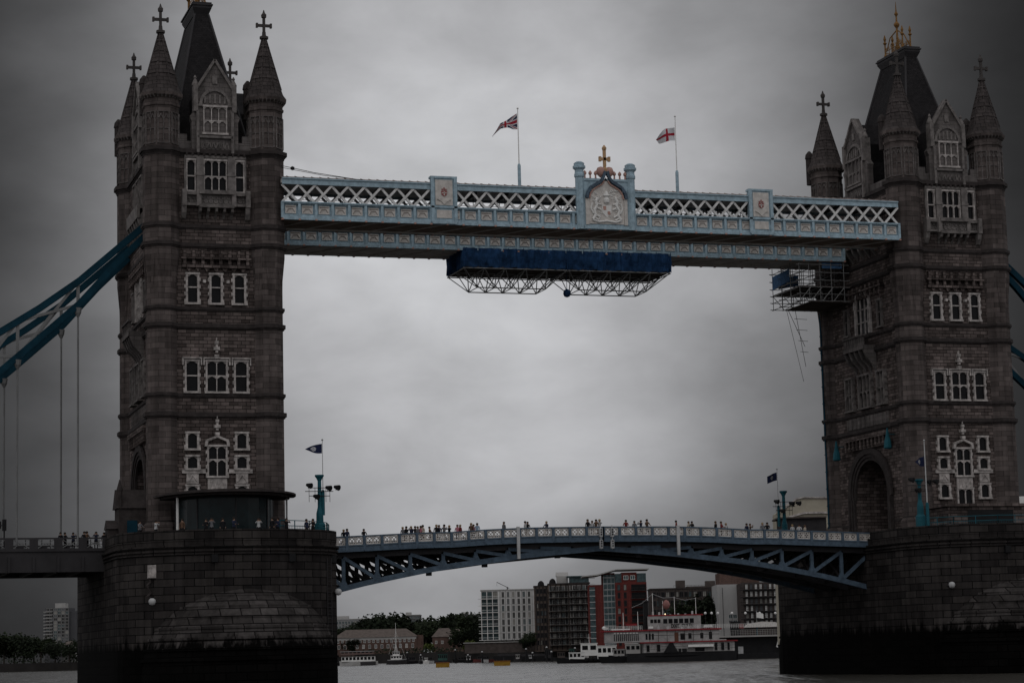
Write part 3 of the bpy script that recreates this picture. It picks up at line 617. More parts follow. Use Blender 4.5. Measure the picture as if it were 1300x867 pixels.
rnd = random.Random(3)
for sx in (-1, 1):
    body = [(1.55,48.75),(1.25,49.2),(1.4,49.7),(1.1,50.2),(1.2,50.7),(.95,51.05)]
    q.tube([(cx+sx*a, y+.02, b_) for a, b_ in body], .17, 7)
    for (a, b_), (c_, d_) in (((1.2,50.5),(.7,50.35)),((1.25,50.1),(.65,49.8)),((1.3,49.3),(.75,49.0)),((1.5,49.4),(1.75,49.9)),((1.75,49.9),(1.6,50.5)),((1.3,48.9),(.9,48.7))): q.tube([(cx+sx*a,y,b_),(cx+sx*c_,y,d_)], .09, 6)
    for k in range(44):
        a = rnd.uniform(.3, 1.75); b_ = rnd.uniform(50.7, 52.0) if k % 2 else rnd.uniform(48.5, 51.8); q.tube([(cx+sx*a,y+.04,b_),(cx+sx*(a+rnd.uniform(-.3,.3)),y,b_+rnd.uniform(-.25,.25))], .045, 5)
q.tube([(cx-1.6,y,48.7),(cx-.9,y,48.5),(cx,y,48.62),(cx+.9,y,48.5),(cx+1.6,y,48.7)], .11, 6)
q.build('coat_of_arms', WHITE, cf)
q = MB(); q.box(cx-.4, cx-.08, y-.03, y, 49.8, 50.2); q.box(cx+.08, cx+.38, y-.03, y, 49.3, 49.65); q.build('shield_quarter', ROSE, cf)
# roof edge services at the left end
r = empty('guy_cable', (6.8, -1.2, 53.6), 'thin black cable sagging from the left tower to the walkway roof', 'cable')
q = MB(); q.tube([(6.6,-1.3,53.35),(10,-1.5,52.7),(14,-1.6,52.2)], .035, 5); q.tube([(6.6,-1.3,53.15),(11,-1.5,52.45),(15,-1.7,52.1)], .03, 5); q.lathe(7.8,-1.35,[(.05,52.9),(.2,53.0),(.2,53.2),(.05,53.3)],8); q.build('cable', BLACK, r)

# ---- flags
def flagpole(x, y, z0, z1, label, rad=.075, base=None):
    r = empty('flagpole', (x, y, z0), label, 'flagpole')
    q = MB(); q.cyl((x,y,z0),(x,y,z1),rad,rad*.6,8); q.lathe(x,y,[(.05,z1),(.12,z1+.08),(.03,z1+.2)],8); q.build('pole', WHITE if z0 > 30 else LAMPC, r)
    q = MB(); q.lathe(x, y, [(.16,z0),(.16,z0+2.3),(.11,z0+2.5)], 8); q.build('pole_base', PALE if z0 > 30 else TEAL, r)
    return r
def flag(x, y, ztop, W_, H_, fn, mats, drape, label, name='flag'):
    nu, nv = 48, 30; q = MB()
    vs_ = [drape(i/nu, j/nv, W_, H_) for j in range(nv+1) for i in range(nu+1)]
    vs_ = [(x+a, y+b_, ztop+c) for a, b_, c in vs_]
    for j in range(nv):
        for i in range(nu): 
            k = len(q.f); q.f.append([j*(nu+1)+i, j*(nu+1)+i+1, (j+1)*(nu+1)+i+1, (j+1)*(nu+1)+i]); q.mi.append(fn((i+.5)/nu, (j+.5)/nv))
    q.v = [Vector(p) for p in vs_]
    o = q.build(name, mats, recalc=False, smooth=True); tag(o, label, 'flag'); return o
FR, FWm, FB_ = mat('flag red', (.30,.02,.035), .8), mat('flag white', (.55,.55,.57), .8), mat('flag navy', (.012,.017,.05), .8)
def jack(u, v):
    a = abs(v-.5); b_ = abs(u-.5)*2
    if a < .1 or b_ < .1: return 0
    if a < .17 or b_ < .17: return 1
    d = min(abs((u-v))*.9, abs((u-(1-v)))*.9)
    s = (u-v) if abs(u-v) < abs(u-(1-v)) else (1-u-v)
    if 0 <= s*.9 < .055: return 0
    if d < .1: return 1
    return 2
def george(u, v): return 0 if abs(v-.5) < .1 or abs(u-.47) < .07 else 1
def badge(u, v):
    return 1 if (math.hypot((u-.5)*1.6, v-.5) < .3 and (int(u*17)+int(v*13)) % 3) else 0
def dr_jack(u, v, W_, H_):
    x = -2.75*(u*.98 if u < .75 else .735+(u-.75)*1.0)
    top = -1.25*(u/.72)**.95 if u < .72 else -1.25-1.25*((u-.72)/.28); bot = -1.72+.06*math.sin(4*u) if u < .68 else -1.72-.9*((u-.68)/.32)**1.2
    return (x, .28*math.sin(7*u+1.5*v)*u+.1*math.sin(13*u), top + (min(bot, top-.12)-top)*v + .03*math.sin(11*u+3*v))
def dr_geo(u, v, W_, H_):
    top = -.38*u - 1.1*max(0, u-.55)**2*4; bot = -1.42-.42*u+1.1*max(0, u-.8)**2*9
    return (-2.08*u*(1-.06*abs(v-.5)*u), .28*math.sin(7*u+2*v)*(.3+u), top+(bot-top)*v+.04*math.sin(6*u))
def dr_small(u, v, W_, H_): return (-W_*u*.95, .2*math.sin(6*u), -.12*u-.45*u*u*(1-v) - H_*v*(1-.55*u*u))
def dr_small2(u, v, W_, H_): return (-W_*u*.95, .2*math.sin(6*u), -.5*u**1.2 - H_*v*(1-.1*u))
p = PY(660, 240, -.3); zt = PY(657.3, 139, -.3).z; flagpole(p.x-.02, -.3, 52.3, zt, 'tall white flagpole on the walkway left of the crest')
flag(p.x-.1, -.3, zt-.45, 3.05, 2.0, jack, [FR, FWm, FB_], dr_jack, 'red white and blue crossed flag drooping on the pole left of the crest')
p = PY(861, 250, -.3); zt = PY(857, 149, -.3).z; flagpole(p.x-.05, -.3, 52.3, zt, 'tall white flagpole on the walkway right of the crest')
flag(p.x-.12, -.3, zt-1.15, 2.35, 1.75, george, [FR, FWm], dr_geo, 'white flag with a red cross on the pole right of the crest')

# ---- hanging scaffolds under the far walkway
def hang(x0, x1, gx0, gx1, label):
    r = empty('hanging_scaffold', ((x0+x1)/2, 14.7, 45.8), label, 'scaffold', 'blue netted platforms hung under the far walkway')
    ya, yb = 11.6, 18.2
    q = MB(); nx = 7
    def sheet(p0, p1):
        n = 14; p0 = Vector(p0); p1 = Vector(p1); d = (p1-p0).normalized(); nrm = Vector((d.y,-d.x,0))
        vs_ = []; 
        for i in range(n*3+1):
            f_ = i/(n*3); b_ = p0.lerp(p1, f_) + nrm*(.13*math.sin(i*1.9)+.09*math.sin(i*.7))
            vs_ += [(b_.x,b_.y,45.85+.06*math.sin(i*1.3)),(b_.x+.1*math.sin(i*2.3),b_.y+.09*math.cos(i*1.7),46.9),(b_.x,b_.y,47.95)]
        fs = []
        for i in range(n*3): fs += [(i*3,i*3+3,i*3+4,i*3+1),(i*3+1,i*3+4,i*3+5,i*3+2)]
        q.add(vs_, fs)
    sheet((x0,ya,0),(x1,ya,0)); sheet((x0,yb,0),(x0,ya,0)); sheet((x1,ya,0),(x1,yb,0)); sheet((x1,yb,0),(x0,yb,0))
    o = q.build('netting', NET, r); o.modifiers.new('thickness', 'SOLIDIFY').thickness = .04
    q = MB(); q.box(x0+.1, x1-.1, ya+.15, yb-.15, 45.78, 45.95); q.build('platform', SOOT, r)
    q = MB(); n = 5
    tops = [x0+(x1-x0)*k/n for k in range(n+1)]; bots = [gx0+(gx1-gx0)*k/(n-1) for k in range(n)]
    for yb_, (ta, tb) in ((13.2,(ya,14.9)),(16.6,(14.9,yb))):
        q.cyl((bots[0],yb_,43.85),(bots[-1],yb_,43.85),.065,.065,6)
        for k, bx in enumerate(bots):
            for tt in (tops[k], tops[k+1]):
                for ty in (ta, tb): q.cyl((bx,yb_,43.85),(tt,ty,45.78),.055,.055,6)
    for bx in bots: q.cyl((bx,13.2,43.85),(bx,16.6,43.85),.05,.05,6)
    for y in (ya, 14.9, yb): q.cyl((x0,y,45.72),(x1,y,45.72),.06,.06,6)
    for tx_ in tops: q.cyl((tx_,ya,45.7),(tx_,yb,45.7),.06,.06,6)
    for k in range(n): q.cyl((tops[k],ya,45.7),(tops[k+1],yb,45.7),.04,.04,6)
    q.build('truss', TUBE, r)
    q = MB()
    for k in range(8): x = x0+(x1-x0)*k/7; q.cyl((x,ya-.28,45.75),(x,ya-.28,48.05),.03,.03,6); q.cyl((x,ya-.2,46.9),(min(x1,x+1.7),ya-.2,46.9),.025,.025,5)
    q.build('standard', NET, r)
hang(29.45, 41.35, 31.4, 39.3, 'left half of the blue netted platform hung under the far walkway')
hang(41.55, 53.6, 43.2, 51.2, 'right half of the blue netted platform hung under the far walkway')
r = empty('tool_bag', (41.6, 14, 43.6), 'dark bundle hanging under the platform where its two halves meet', 'bundle'); q = MB(); q.lathe(41.8,13.2,[(.1,43.9),(.35,43.75),(.42,43.4),(.3,43.1),(.1,43.0)],9); q.cyl((41.8,13.2,43.9),(41.8,13.2,45.75),.03,.03,5); q.build('bag', NET, r, smooth=True)

# ---- scaffold on the right tower
r = empty('tower_scaffold', (72, 17, 42.8), 'tube scaffold with pale blue netting at the corner of the right tower', 'scaffold')
xa, xb, ya, yb = 69.6, 76.2, 12.0, 19.5
q = MB()
for x in (69.6, 70.8, 72.2, 73.6, 75.2):
    for y in (12, 14.5, 17, 19.5): q.cyl((x,y,43.0),(x,y,48.0),.045,.045,6)
for z in (43.1, 43.9, 44.7, 45.5, 46.4, 47.3):
    for y in (12, 14.5, 17, 19.5): q.cyl((xa-.4,y,z),(xb-.3,y,z),.045,.045,6)
    for x in (69.6, 72.2, 74.6): q.cyl((x,11.6,z),(x,19.9,z),.045,.045,6)
for k in range(4): x = 69.6+k*1.4; q.cyl((x,12,43.1),(x+1.4,12,44.7),.04,.04,6); q.cyl((x,19.5,44.7),(x+1.4,19.5,43.1),.04,.04,6); q.cyl((x,12,43.1),(x+1.4,19.5,43.1),.04,.04,6)
q.build('tubes', TUBE, r)
q = MB(); q.box(69.6, 76.2, 12, 19.5, 44.75, 44.85); q.box(71, 76.2, 12.2, 19.3, 43.0, 43.1); q.build('boards', SOOT, r)
PNET = mat('pale blue netting', (.055,.12,.23), .85, var=.35, vs_=2)
q = MB(); q.prism([(70.4,45.6),(73.0,46.1),(73.0,47.4),(70.4,46.8)], 'y', 19.6, 19.65); q.build('netting', PNET, r); q = MB(); q.prism([(14.6,45.8),(19.4,45.4),(19.4,47.0),(14.6,47.2)], 'x', 69.52, 69.57); q.build('netting', PNET, r); q = MB(); q.box(72.5, 75, 12.02, 12.06, 46.9, 47.6); q.build('netting', PNET, r)
q = MB(); q.cyl((72.5,19.8,43.2),(73.9,20.5,36.6),.035,.035,6); q.cyl((71.6,19.8,43.2),(73.9,20.5,39.0),.035,.035,6); q.cyl((71.0,19,43.2),(73.5,20.4,34.8),.03,.03,6)
[q.cyl((72.4+.2*k,19.9,42.2-1.3*k),(74.2,20.3,42.2-1.3*k),.03,.03,6) for k in range(4)]; q.build('raking_tube', TUBE, r)
r = empty('drop_pipe', (75.2, 20.3, PTOP), 'blue wrapped pipe running down the left edge of the right tower', 'pipe')
q = MB(); pts_ = [(75.42+.04*math.sin(z*1.3), 19.3, z) for z in range(17, 45)]; q.tube(pts_, .09, 6)
[q.box(75.3,75.6,19.2,19.45,z,z+.12) for z in range(18, 44, 2)]; q.build('pipe', mat('blue wrap', (.01,.05,.08), .7), r)

# ---- suspension chains and side spans
CHB = mat('chain bracing paint', (.16,.16,.16), .6, var=.2)
def chain(side, y, label):
    X = (lambda d: -d) if side < 0 else (lambda d: T+d)
    # distances from the tower centre, upper and lower chord heights
    up = [(6.2,47.75),(9.9,44.45),(13.1,41.6),(17,38.75),(20.8,36.3),(26,33.5),(32,30.9),(40,28.2)]
    lo = [(6.2,46.7),(9.4,43.5),(13.1,39.3),(16.8,35.95),(20.8,32.4),(26,28.6),(32,25.0),(40,21.6)]
    r = empty('suspension_chain', (X(6.2), y, 30), label, 'suspension chain', 'suspension chains of the side spans')
    for nm, pth in (('upper_chord', up), ('lower_chord', lo)):
        q = MB()
        for (a, b_), (c, d_) in zip(pth, pth[1:]):
            for dy in (-.24, .24): q.bar((X(a),y+dy,b_),(X(c),y+dy,d_),.1,.66)
            q.bar((X(a),y,b_+.3),(X(c),y,d_+.3),.6,.08); q.bar((X(a),y,b_-.3),(X(c),y,d_-.3),.6,.08)
        q.build(nm, NAVY, r)
    import bisect
    def at(pth, d):
        for (a, b_), (c, e) in zip(pth, pth[1:]):
            if a <= d <= c: return b_+(e-b_)*(d-a)/(c-a)
        return pth[-1][1]
    hd = [13.25, 19.1, 25, 31, 37]; q = MB()
    for d in hd: q.bar((X(d),y,at(up,d)),(X(d),y,at(lo,d)),.3,.3)
    for a, c in zip(hd, hd[1:]): q.bar((X(a),y,at(up,a)),(X(c),y,at(lo,c)),.28,.28); q.bar((X(a),y-.1,at(lo,a)),(X(c),y-.1,at(up,c)),.28,.28)
    q.build('web_bracing', CHB, r)
    for d in hd:
        q = MB(); q.cyl((X(d),y,at(lo,d)-1.0),(X(d),y,15.6),.1,.1,8); q.lathe(X(d),y,[(.12,at(lo,d)-1.2),(.3,at(lo,d)-.8),(.36,at(lo,d)-.3)],8); q.build('hanger_rod', CHB, r)
chain(-1, 2.0, 'near blue chain rising to the left tower'); chain(-1, 17.15, 'far blue chain rising to the left tower behind the near one')
chain(1, 2.0, 'near dark chain falling away right of the right tower'); chain(1, 17.15, 'far dark chain below the near one right of the right tower')
def sidespan(side, label):
    X = (lambda d: -d) if side < 0 else (lambda d: T+d)
    r = empty('side_span', (X(11), YC, 12), label, 'bridge span', 'side spans carried by the chains')
    a, b_ = sorted((X(10.2), X(62)))
    q = MB(); q.box(a, b_, 2.6, 16.5, 14.4, 15.0); q.box(a, b_, 2.2, 2.6, 12.9, 15.0); q.box(a, b_, 16.5, 16.9, 12.9, 15.0)
    for k in range(22): x = X(10.4+k*2.35); q.box(x-.12, x+.12, 2.05, 16.9, 12.9, 14.4)
    q.build('girder', DARK, r)
    q = MB(); q.box(a, b_, 5, 14.2, 15.0, 15.06); q.build('roadway', ASPH, r)
    for yy, sg in ((2.2, -1), (16.9, 1)):
        q = MB(); q.box(a, b_, yy-.12, yy+.12, 16.1, 16.25); q.box(a, b_, yy-.15, yy+.15, 14.9, 15.2)
        for k in range(22): x = X(10.4+k*2.35); q.box(x-.4, x+.4, yy-.14, yy+.14, 15.2, 16.1)
        pr = q.build('parapet', DARK, r)
        for k in range(21):
            q = MB(); x = X(10.4+k*2.35+1.175); q.box(x-.7, x+.7, yy-.02, yy+.02, 15.55, 15.62)
            for s in (-1, 1): q.bar((x-.75,yy,15.65-s*.4),(x,yy,15.65+s*.1),.07,.07); q.bar((x,yy,15.65-s*.1),(x+.75,yy,15.65+s*.4),.07,.07); q.bar((x-.4,yy,15.3),(x-.4,yy,16.05),.07,.05); q.bar((x+.4,yy,15.3),(x+.4,yy,16.05),.07,.05)
            q.build('parapet_tracery', CHB, pr)
sidespan(-1, 'side span with a dark girder left of the left tower'); sidespan(1, 'side span right of the right tower mostly out of view')

# ---- bascule leaves
RIB = [(0,14.42),(4.2,14.1),(8.4,13.74),(12.2,13.27),(15.8,12.85),(19.1,12.35),(22.4,11.75),(25.7,11.1),(28.9,10.35),(31.5,9.7)]
PAR = [(0,16.9),(8,16.85),(12.5,16.7),(16.5,16.46),(19.2,16.45),(24,16.25),(30.5,16.0),(32,15.95)]
def itp(tb, d):
    for (a, b_), (c, e) in zip(tb, tb[1:]):
        if a <= d <= c: return b_+(e-b_)*(d-a)/(c-a)
    return tb[-1][1]
CX = T/2
def leaf(side, label):
    X = lambda d: CX+side*d
    r = empty('bascule_leaf', (X(31.6), YC, 14), label, 'bridge leaf', 'the two opening leaves of the roadway')
    Ln = 31.2; NP = 17
    ds = [k*Ln/NP for k in range(NP+1)]
    for yy, sg in ((2.0, -1), (17.15, 1)):
        q = MB()
        for a, c in zip(ds, ds[1:]):
            za, zc = itp(PAR,a), itp(PAR,c); am = a+.04; 
            q.bar((X(am),yy,za-.05),(X(c),yy,zc-.05),.3,.12); q.bar((X(am),yy,za-.98),(X(c),yy,zc-.98),.34,.14)
            q.bar((X(am),yy-sg*.0,za-1.3),(X(c),yy,zc-1.3),.3,.42); q.bar((X(am),yy,za-1.55),(X(c),yy,zc-1.55),.44,.1)
        for a in ds: za = itp(PAR,a); x = X(max(.06,a)); q.box(x-.14, x+.14, yy-.18, yy+.18, za-1.5, za)
        pr = q.build('parapet', BLUE, r)
        for a, c in zip(ds, ds[1:]):
            q = MB(); m_ = (a+c)/2; zt = itp(PAR,m_)-.52; x = X(m_); W2, H2 = .72, .38
            q.box(x-W2-.04, x-W2+.04, yy-.06, yy+.06, zt-H2, zt+H2); q.box(x+W2-.04, x+W2+.04, yy-.06, yy+.06, zt-H2, zt+H2)
            q.box(x-.04, x+.04, yy-.05, yy+.05, zt-H2, zt+H2); q.box(x-W2, x+W2, yy-.06, yy+.06, zt+H2-.05, zt+H2+.03); q.box(x-W2, x+W2, yy-.06, yy+.06, zt-H2-.03, zt-H2+.05)
            for s in (-.36, .36):
                for k in range(8):
                    a0, a1 = 2*PI*k/8, 2*PI*(k+1)/8; q.bar((x+s+.3*math.cos(a0),yy,zt+.32*math.sin(a0)),(x+s+.3*math.cos(a1),yy,zt+.32*math.sin(a1)),.1,.08,up=(0,1,0))
                q.bar((x+s-.33,yy,zt-.35),(x+s+.33,yy,zt+.35),.08,.08); q.bar((x+s+.33,yy,zt-.35),(x+s-.33,yy,zt+.35),.08,.08)
            q.build('parapet_tracery', CREAM, pr)
    ribs = (2.9, 7.3, 11.8, 16.25)
    NV = 9; vd = [31.2-3.5*k for k in range(NV)]
    for i, yy in enumerate(ribs):
        q = MB(); st = [k*31.6/26 for k in range(27)]
        for a, c in zip(st, st[1:]):
            for (z0, z1, w_) in ((itp(RIB,a), itp(RIB,c), .55),):
                th = .52
                q.add([(X(a),yy-.2,z0),(X(c),yy-.2,z1),(X(c),yy+.2,z1),(X(a),yy+.2,z0),(X(a),yy-.2,z0+th),(X(c),yy-.2,z1+th),(X(c),yy+.2,z1+th),(X(a),yy+.2,z0+th)], [(0,3,2,1),(4,5,6,7),(0,1,5,4),(1,2,6,5),(2,3,7,6),(3,0,4,7)])
                q.bar((X(a),yy,z0),(X(c),yy,z1),.62,.07)
        tcq = MB()
        for a, c in zip(st, st[1:]): tcq.bar((X(a),yy,itp(PAR,a)-1.95),(X(c),yy,itp(PAR,c)-1.95),.3,.5)
        tcq.build('top_chord', DARK, r)  # dark paint on the chord stands in for the shadow under the parapet
        # solid web near the middle
        for a, c in zip(st, st[1:]):
            if c < 8.5: q.add([(X(a),yy-.05,itp(RIB,a)+.3),(X(c),yy-.05,itp(RIB,c)+.3),(X(c),yy-.05,itp(PAR,c)-1.9),(X(a),yy-.05,itp(PAR,a)-1.9)], [(0,1,2,3)])
        for k, d in enumerate(vd):
            zb_, zt_ = itp(RIB,d)+.3, itp(PAR,d)-2.0
            if zt_-zb_ < .2: continue
            q.bar((X(d),yy,zb_),(X(d),yy,zt_),.36,.3)
            q.prism([(X(d)-.55,zb_),(X(d)+.55,zb_),(X(d)+.18,zb_+.75),(X(d)-.18,zb_+.75)], 'y', yy-.12, yy+.12)
            d2 = d+3.5
            if d2 > 31.6: d2, fz = 31.6, .93
            q.bar((X(min(31.6,d2)),yy-.02,itp(PAR,min(31.6,d2))-2.1),(X(d+.15),yy-.02,zb_+.2),.34,.34)
        q.build('girder', BLUE if i in (0, 3) else DARK, r)
    for k, d in enumerate(vd):                           # cross frames between the girders
        if d < 4: continue
        q = MB()
        zb_, zt_ = itp(RIB,d)+.35, itp(PAR,d)-2.1
        for y0_, y1_ in zip(ribs, ribs[1:]):
            q.bar((X(d),y0_,zb_),(X(d),y1_,zt_),.2,.2); q.bar((X(d),y0_,zb_),(X(d),y1_,zb_),.22,.22)
        q.build('cross_frame', DARK, r)
    q = MB()
    for a, c in zip(ds, ds[1:]):
        za, zc = itp(PAR,a), itp(PAR,c); am = a+.02
        q.add([(X(am),2.15,za-1.6),(X(c),2.15,zc-1.6),(X(c),17.0,zc-1.6),(X(am),17.0,za-1.6),(X(am),2.15,za-1.05),(X(c),2.15,zc-1.05),(X(c),17.0,zc-1.05),(X(am),17.0,za-1.05)], [(0,3,2,1),(4,5,6,7),(0,1,5,4),(1,2,6,5),(2,3,7,6),(3,0,4,7)])
        for yj in [4.2+k*1.3 for k in range(9)]: q.bar((X(am),yj,za-1.68),(X(c),yj,zc-1.68),.1,.2)
    q.build('deck', DARK, r)
    q = MB(); x = X(8.35 if side > 0 else 9.4); zt = itp(PAR,9); q.box(x-.16, x+.16, 1.62, 1.8, zt-3.2 if side < 0 else zt-3.0, zt+.12); q.build('marker_board', LAMPC, r)
    for d in ((.9,) if side > 0 else (.35,)):
        q = MB(); x = X(d); z = itp(PAR,0); q.box(x-.16,x+.16,1.5,1.82,z-1.1,z-.2); q.box(x-.16,x+.16,1.5,1.82,z-2.3,z-1.4); q.cyl((x,1.66,z-2.4),(x,1.66,z+.1),.05,.05,6); sg_ = q.build('signal_light', LAMPC, r)
        q = MB(); [q.cyl((x,1.49,z-.35-k*.25),(x,1.44,z-.35-k*.25),.09,.09,8) for k in range(3)]; [q.cyl((x,1.49,z-1.55-k*.25),(x,1.44,z-1.55-k*.25),.09,.09,8) for k in range(3)]; q.build('lens', BLACK, sg_)
    for d in (4.5, 12.5, 18.5): q = MB(); q.box(X(d)-.25, X(d)+.25, 3.5, 4.0, itp(RIB,d)-.35, itp(RIB,d)); q.build('inspection_lamp', DARK, r)
leaf(-1, 'left opening leaf of the blue roadway between the piers'); leaf(1, 'right opening leaf of the blue roadway between the piers')
def deckz(x): return itp(PAR, abs(x-CX))-1.0 if 10 < x < T-10 else 15.05

# ---- pavilion on the left pier
r = empty('glass_pavilion', (0, -6, PTOP), 'round glass pavilion with a thin curved canopy on the left pier', 'pavilion')
def arc(rx, ry, y0, n=24): return [(-rx*math.cos(PI*k/n)+.45, y0-ry*math.sin(PI*k/n)) for k in range(n+1)]
q = MB(); q.prism(arc(6.9,9.2,-2.0)+[(7.35,-1.9),(-6.45,-1.9)], 'z', 19.72, 19.9); q.prism(arc(6.3,8.4,-2.0)+[(6.75,-1.9),(-5.85,-1.9)], 'z', 19.5, 19.72); q.prism(arc(5.4,7.0,-2.0)+[(5.85,-1.9),(-4.95,-1.9)], 'z', 19.9, 20.15); q.build('canopy', TRIM, r)
q = MB(); pp = arc(4.8,6.2,-2.0,12)
for (a0, b0), (a1, b1) in zip(pp, pp[1:]): q.prism([(a0,b0),(a1,b1),(a1,b1+.12),(a0,b0+.12)], 'z', PTOP, 19.5)
wl = q.build('glass_wall', CLEAR, r); q = MB()
for x, y in pp[::3]: q.cyl((x,y-.05,PTOP),(x,y-.05,19.5),.07,.07,8)
q.build('mullion', DARK, wl)
x, y = arc(6.0,7.8,-2.0,12)[11]; q = MB(); q.cyl((x,y,PTOP),(x,y,19.5),.1,.1,10); q.build('column', LAMPC, r)
x, y = arc(6.0,7.8,-2.0,12)[2]; q = MB(); q.cyl((x,y,PTOP),(x,y,19.5),.13,.13,10); q.build('column', WHITE, r)
rp_ = empty('dark_kiosk', (T-1, -5, PTOP), 'dark flat roofed building on the right pier before the tower', 'building')
q = MB(); q.box(T-5.5, T+5.5, -7, -2, PTOP, 18.2); q.box(T-5.9, T+5.9, -7.3, -1.9, 18.2, 18.5); q.build('wall', STONE, rp_); q = MB(); q.box(T-3.2, T+2.2, -7.08, -7.0, 15.6, 17.8); q.build('door', BLACK, rp_)
# gabled stone entrance block behind the left tower's road side
r = empty('stone_lodge', (-8.3, 3, PTOP), 'small gabled stone lodge at the foot of the left tower', 'lodge')
q = MB(); q.box(-9.4, -6.6, 1.0, 4.0, PTOP, 19.0); q.prism([(.8,19.0),(4.2,19.0),(2.5,20.9)], 'x', -9.6, -6.5); q.lathe(-9.3, 1.1, [(.25,19),(.25,20.6),(.3,20.8),(.04,21.8)], 8)
q.box(-10.4, -9.4, 1.4, 3.6, PTOP, 17.0); q.prism([(1.2,17),(3.8,17),(2.5,17.9)], 'x', -10.5, -9.3); q.build('wall', TRIM, r); q = MB(); q.box(-9.45,-9.38,2,3,PTOP,17.6); q.box(-8.6,-7.6,.93,1.02,15.6,17.8); q.build('door', NAVY, r)

# railings and masts on the piers
def railing(pts_, z, h, label, par=None):
    r = empty('railing', pts_[0]+(z,), label, 'railing'); q = MB()
    for a, b_ in zip(pts_, pts_[1:]):
        a = Vector(a+(z,)); b_ = Vector(b_+(z,)); n = max(1, int((b_-a).length/1.6)); 
        for k in range(n+1): c = a.lerp(b_, k/n); q.cyl(c, c+Vector((0,0,h)), .05, .05, 6)
        for hh in (h, h*.5): q.cyl(a+Vector((0,0,hh)), b_+Vector((0,0,hh)), .04, .04, 6)
        for k in range(int((b_-a).length/.2)): c = a.lerp(b_, k*.2/(b_-a).length); q.cyl(c, c+Vector((0,0,h*.5)), .015, .015, 4)
    q.build('rails', TEAL, r)
railing([(3.8,-12.6),(7.0,-10.8),(9.3,-8.0),(10.3,-4.6),(10.3,-1)], 15.9, 1.0, 'teal railing on the right end of the left pier top')
railing([(T-9.3,-8.0),(T-7.0,-10.8),(T-3,-12.9),(T+3,-12.9)], 15.9, 1.0, 'dark teal railing along the top of the right pier')
def mast(x, y, ztop, label, s=1, lamps=True):
    r = empty('signal_mast', (x, y, PTOP), label, 'signal mast', 'teal signal masts with floodlights on the piers'); q = MB()
    q.lathe(x, y, [(.5,PTOP),(.5,17.1),(.34,17.3),(.32,18.2),(.19,18.8),(.17,ztop-1.2),(.3,ztop-.9),(.42,ztop-.75),(.42,ztop-.6)], 8); q.build('pole', TEAL, r)
    q = MB()
    for z, w_ in ((19.9,1.1),(20.35,1.5),(ztop-1.9,1.2)): q.cyl((x-w_,y-.2,z),(x+w_*.9,y-.2,z),.04,.04,6)
    for xx in (-1.1,-.5,.6,1.0): q.cyl((x+xx,y-.2,19.3),(x+xx,y-.2,ztop-1.9),.025,.025,6)
    q.build('bracket', DARK, r)
    for dx, dz in ((.75,20.75),(1.6,20.8),(-.5,19.9),(-1.2,21.0)):
        q = MB(); q.cyl((x+dx-.15,y-.3,dz),(x+dx+.2,y-.75,dz-.15),.14,.3,10); q.cyl((x+dx,y-.3,dz),(x+dx,y-.3,dz-.35),.04,.04,6); q.build('floodlight', BLACK, r)
    return r
mast(10.0, -2, 22.6, 'teal signal mast with floodlights at the right end of the left pier')
mast(71.9, 24, 22.8, 'teal signal mast behind the far end of the roadway beside the cream building')
mast(72.9, -8.2, 21.6, 'dark teal signal mast on the right pier in front of the arch')
fp = flagpole(10.35, -2, 18, 25.4, 'thin flagpole fixed to the mast on the left pier', .05); flag(10.3, -2, 25.1, 1.85, .95, badge, [FB_, FWm], dr_small, 'small dark blue flag with a pale badge over the left pier')
fp = flagpole(71.2, 24, 18, 24.7, 'thin flagpole leaning beside the far mast by the cream building', .05); flag(71.15, 24, 24.4, 1.35, .95, badge, [FB_, LAMPC], dr_small2, 'small black flag at the right end of the roadway')
fp = flagpole(73.3, -9, 16, 24.9, 'bare white pole standing in front of the right tower', .09); flag(73.2, -9, 23.3, 1.2, 1.0, badge, [FB_, LAMPC], dr_small, 'small dark flag drooping before the right tower arch')
for (xx, yy, zz, lb) in ((75.4, 16.4, 26.1, 'left of the two teal lanterns above the arch of the right tower'), (75.4, 3.4, 26.3, 'right of the two teal lanterns above the arch of the right tower')):
    r = empty('hanging_lantern', (xx, yy, zz), lb, 'lantern', 'teal lanterns above the arch of the right tower'); q = MB()
    q.lathe(xx, yy, [(.32,zz-1.0),(.42,zz-.9),(.36,zz-.2),(.22,zz+.3),(.06,zz+1.3)], 8); q.bar((xx+.9,yy,zz+.6),(xx,yy,zz+.6),.08); q.build('lantern_body', TEAL, r)
# traffic signal post on the left side span
r = empty('traffic_signal', (-20.2, 3, 15.1), 'dark traffic signal at the far left edge of the side span', 'traffic light'); q = MB(); q.cyl((-20.2,3,15.1),(-20.2,3,17.3),.07,.07,8); q.build('post', BLACK, r)
q = MB(); q.box(-20.4,-20.0,2.8,3.1,17.0,18.1); q.box(-20.9,-20.5,2.8,3.1,17.2,17.9); q.bar((-20.9,2.95,17.5),(-20.1,2.95,17.5),.08); q.build('signal_head', BLACK, r)

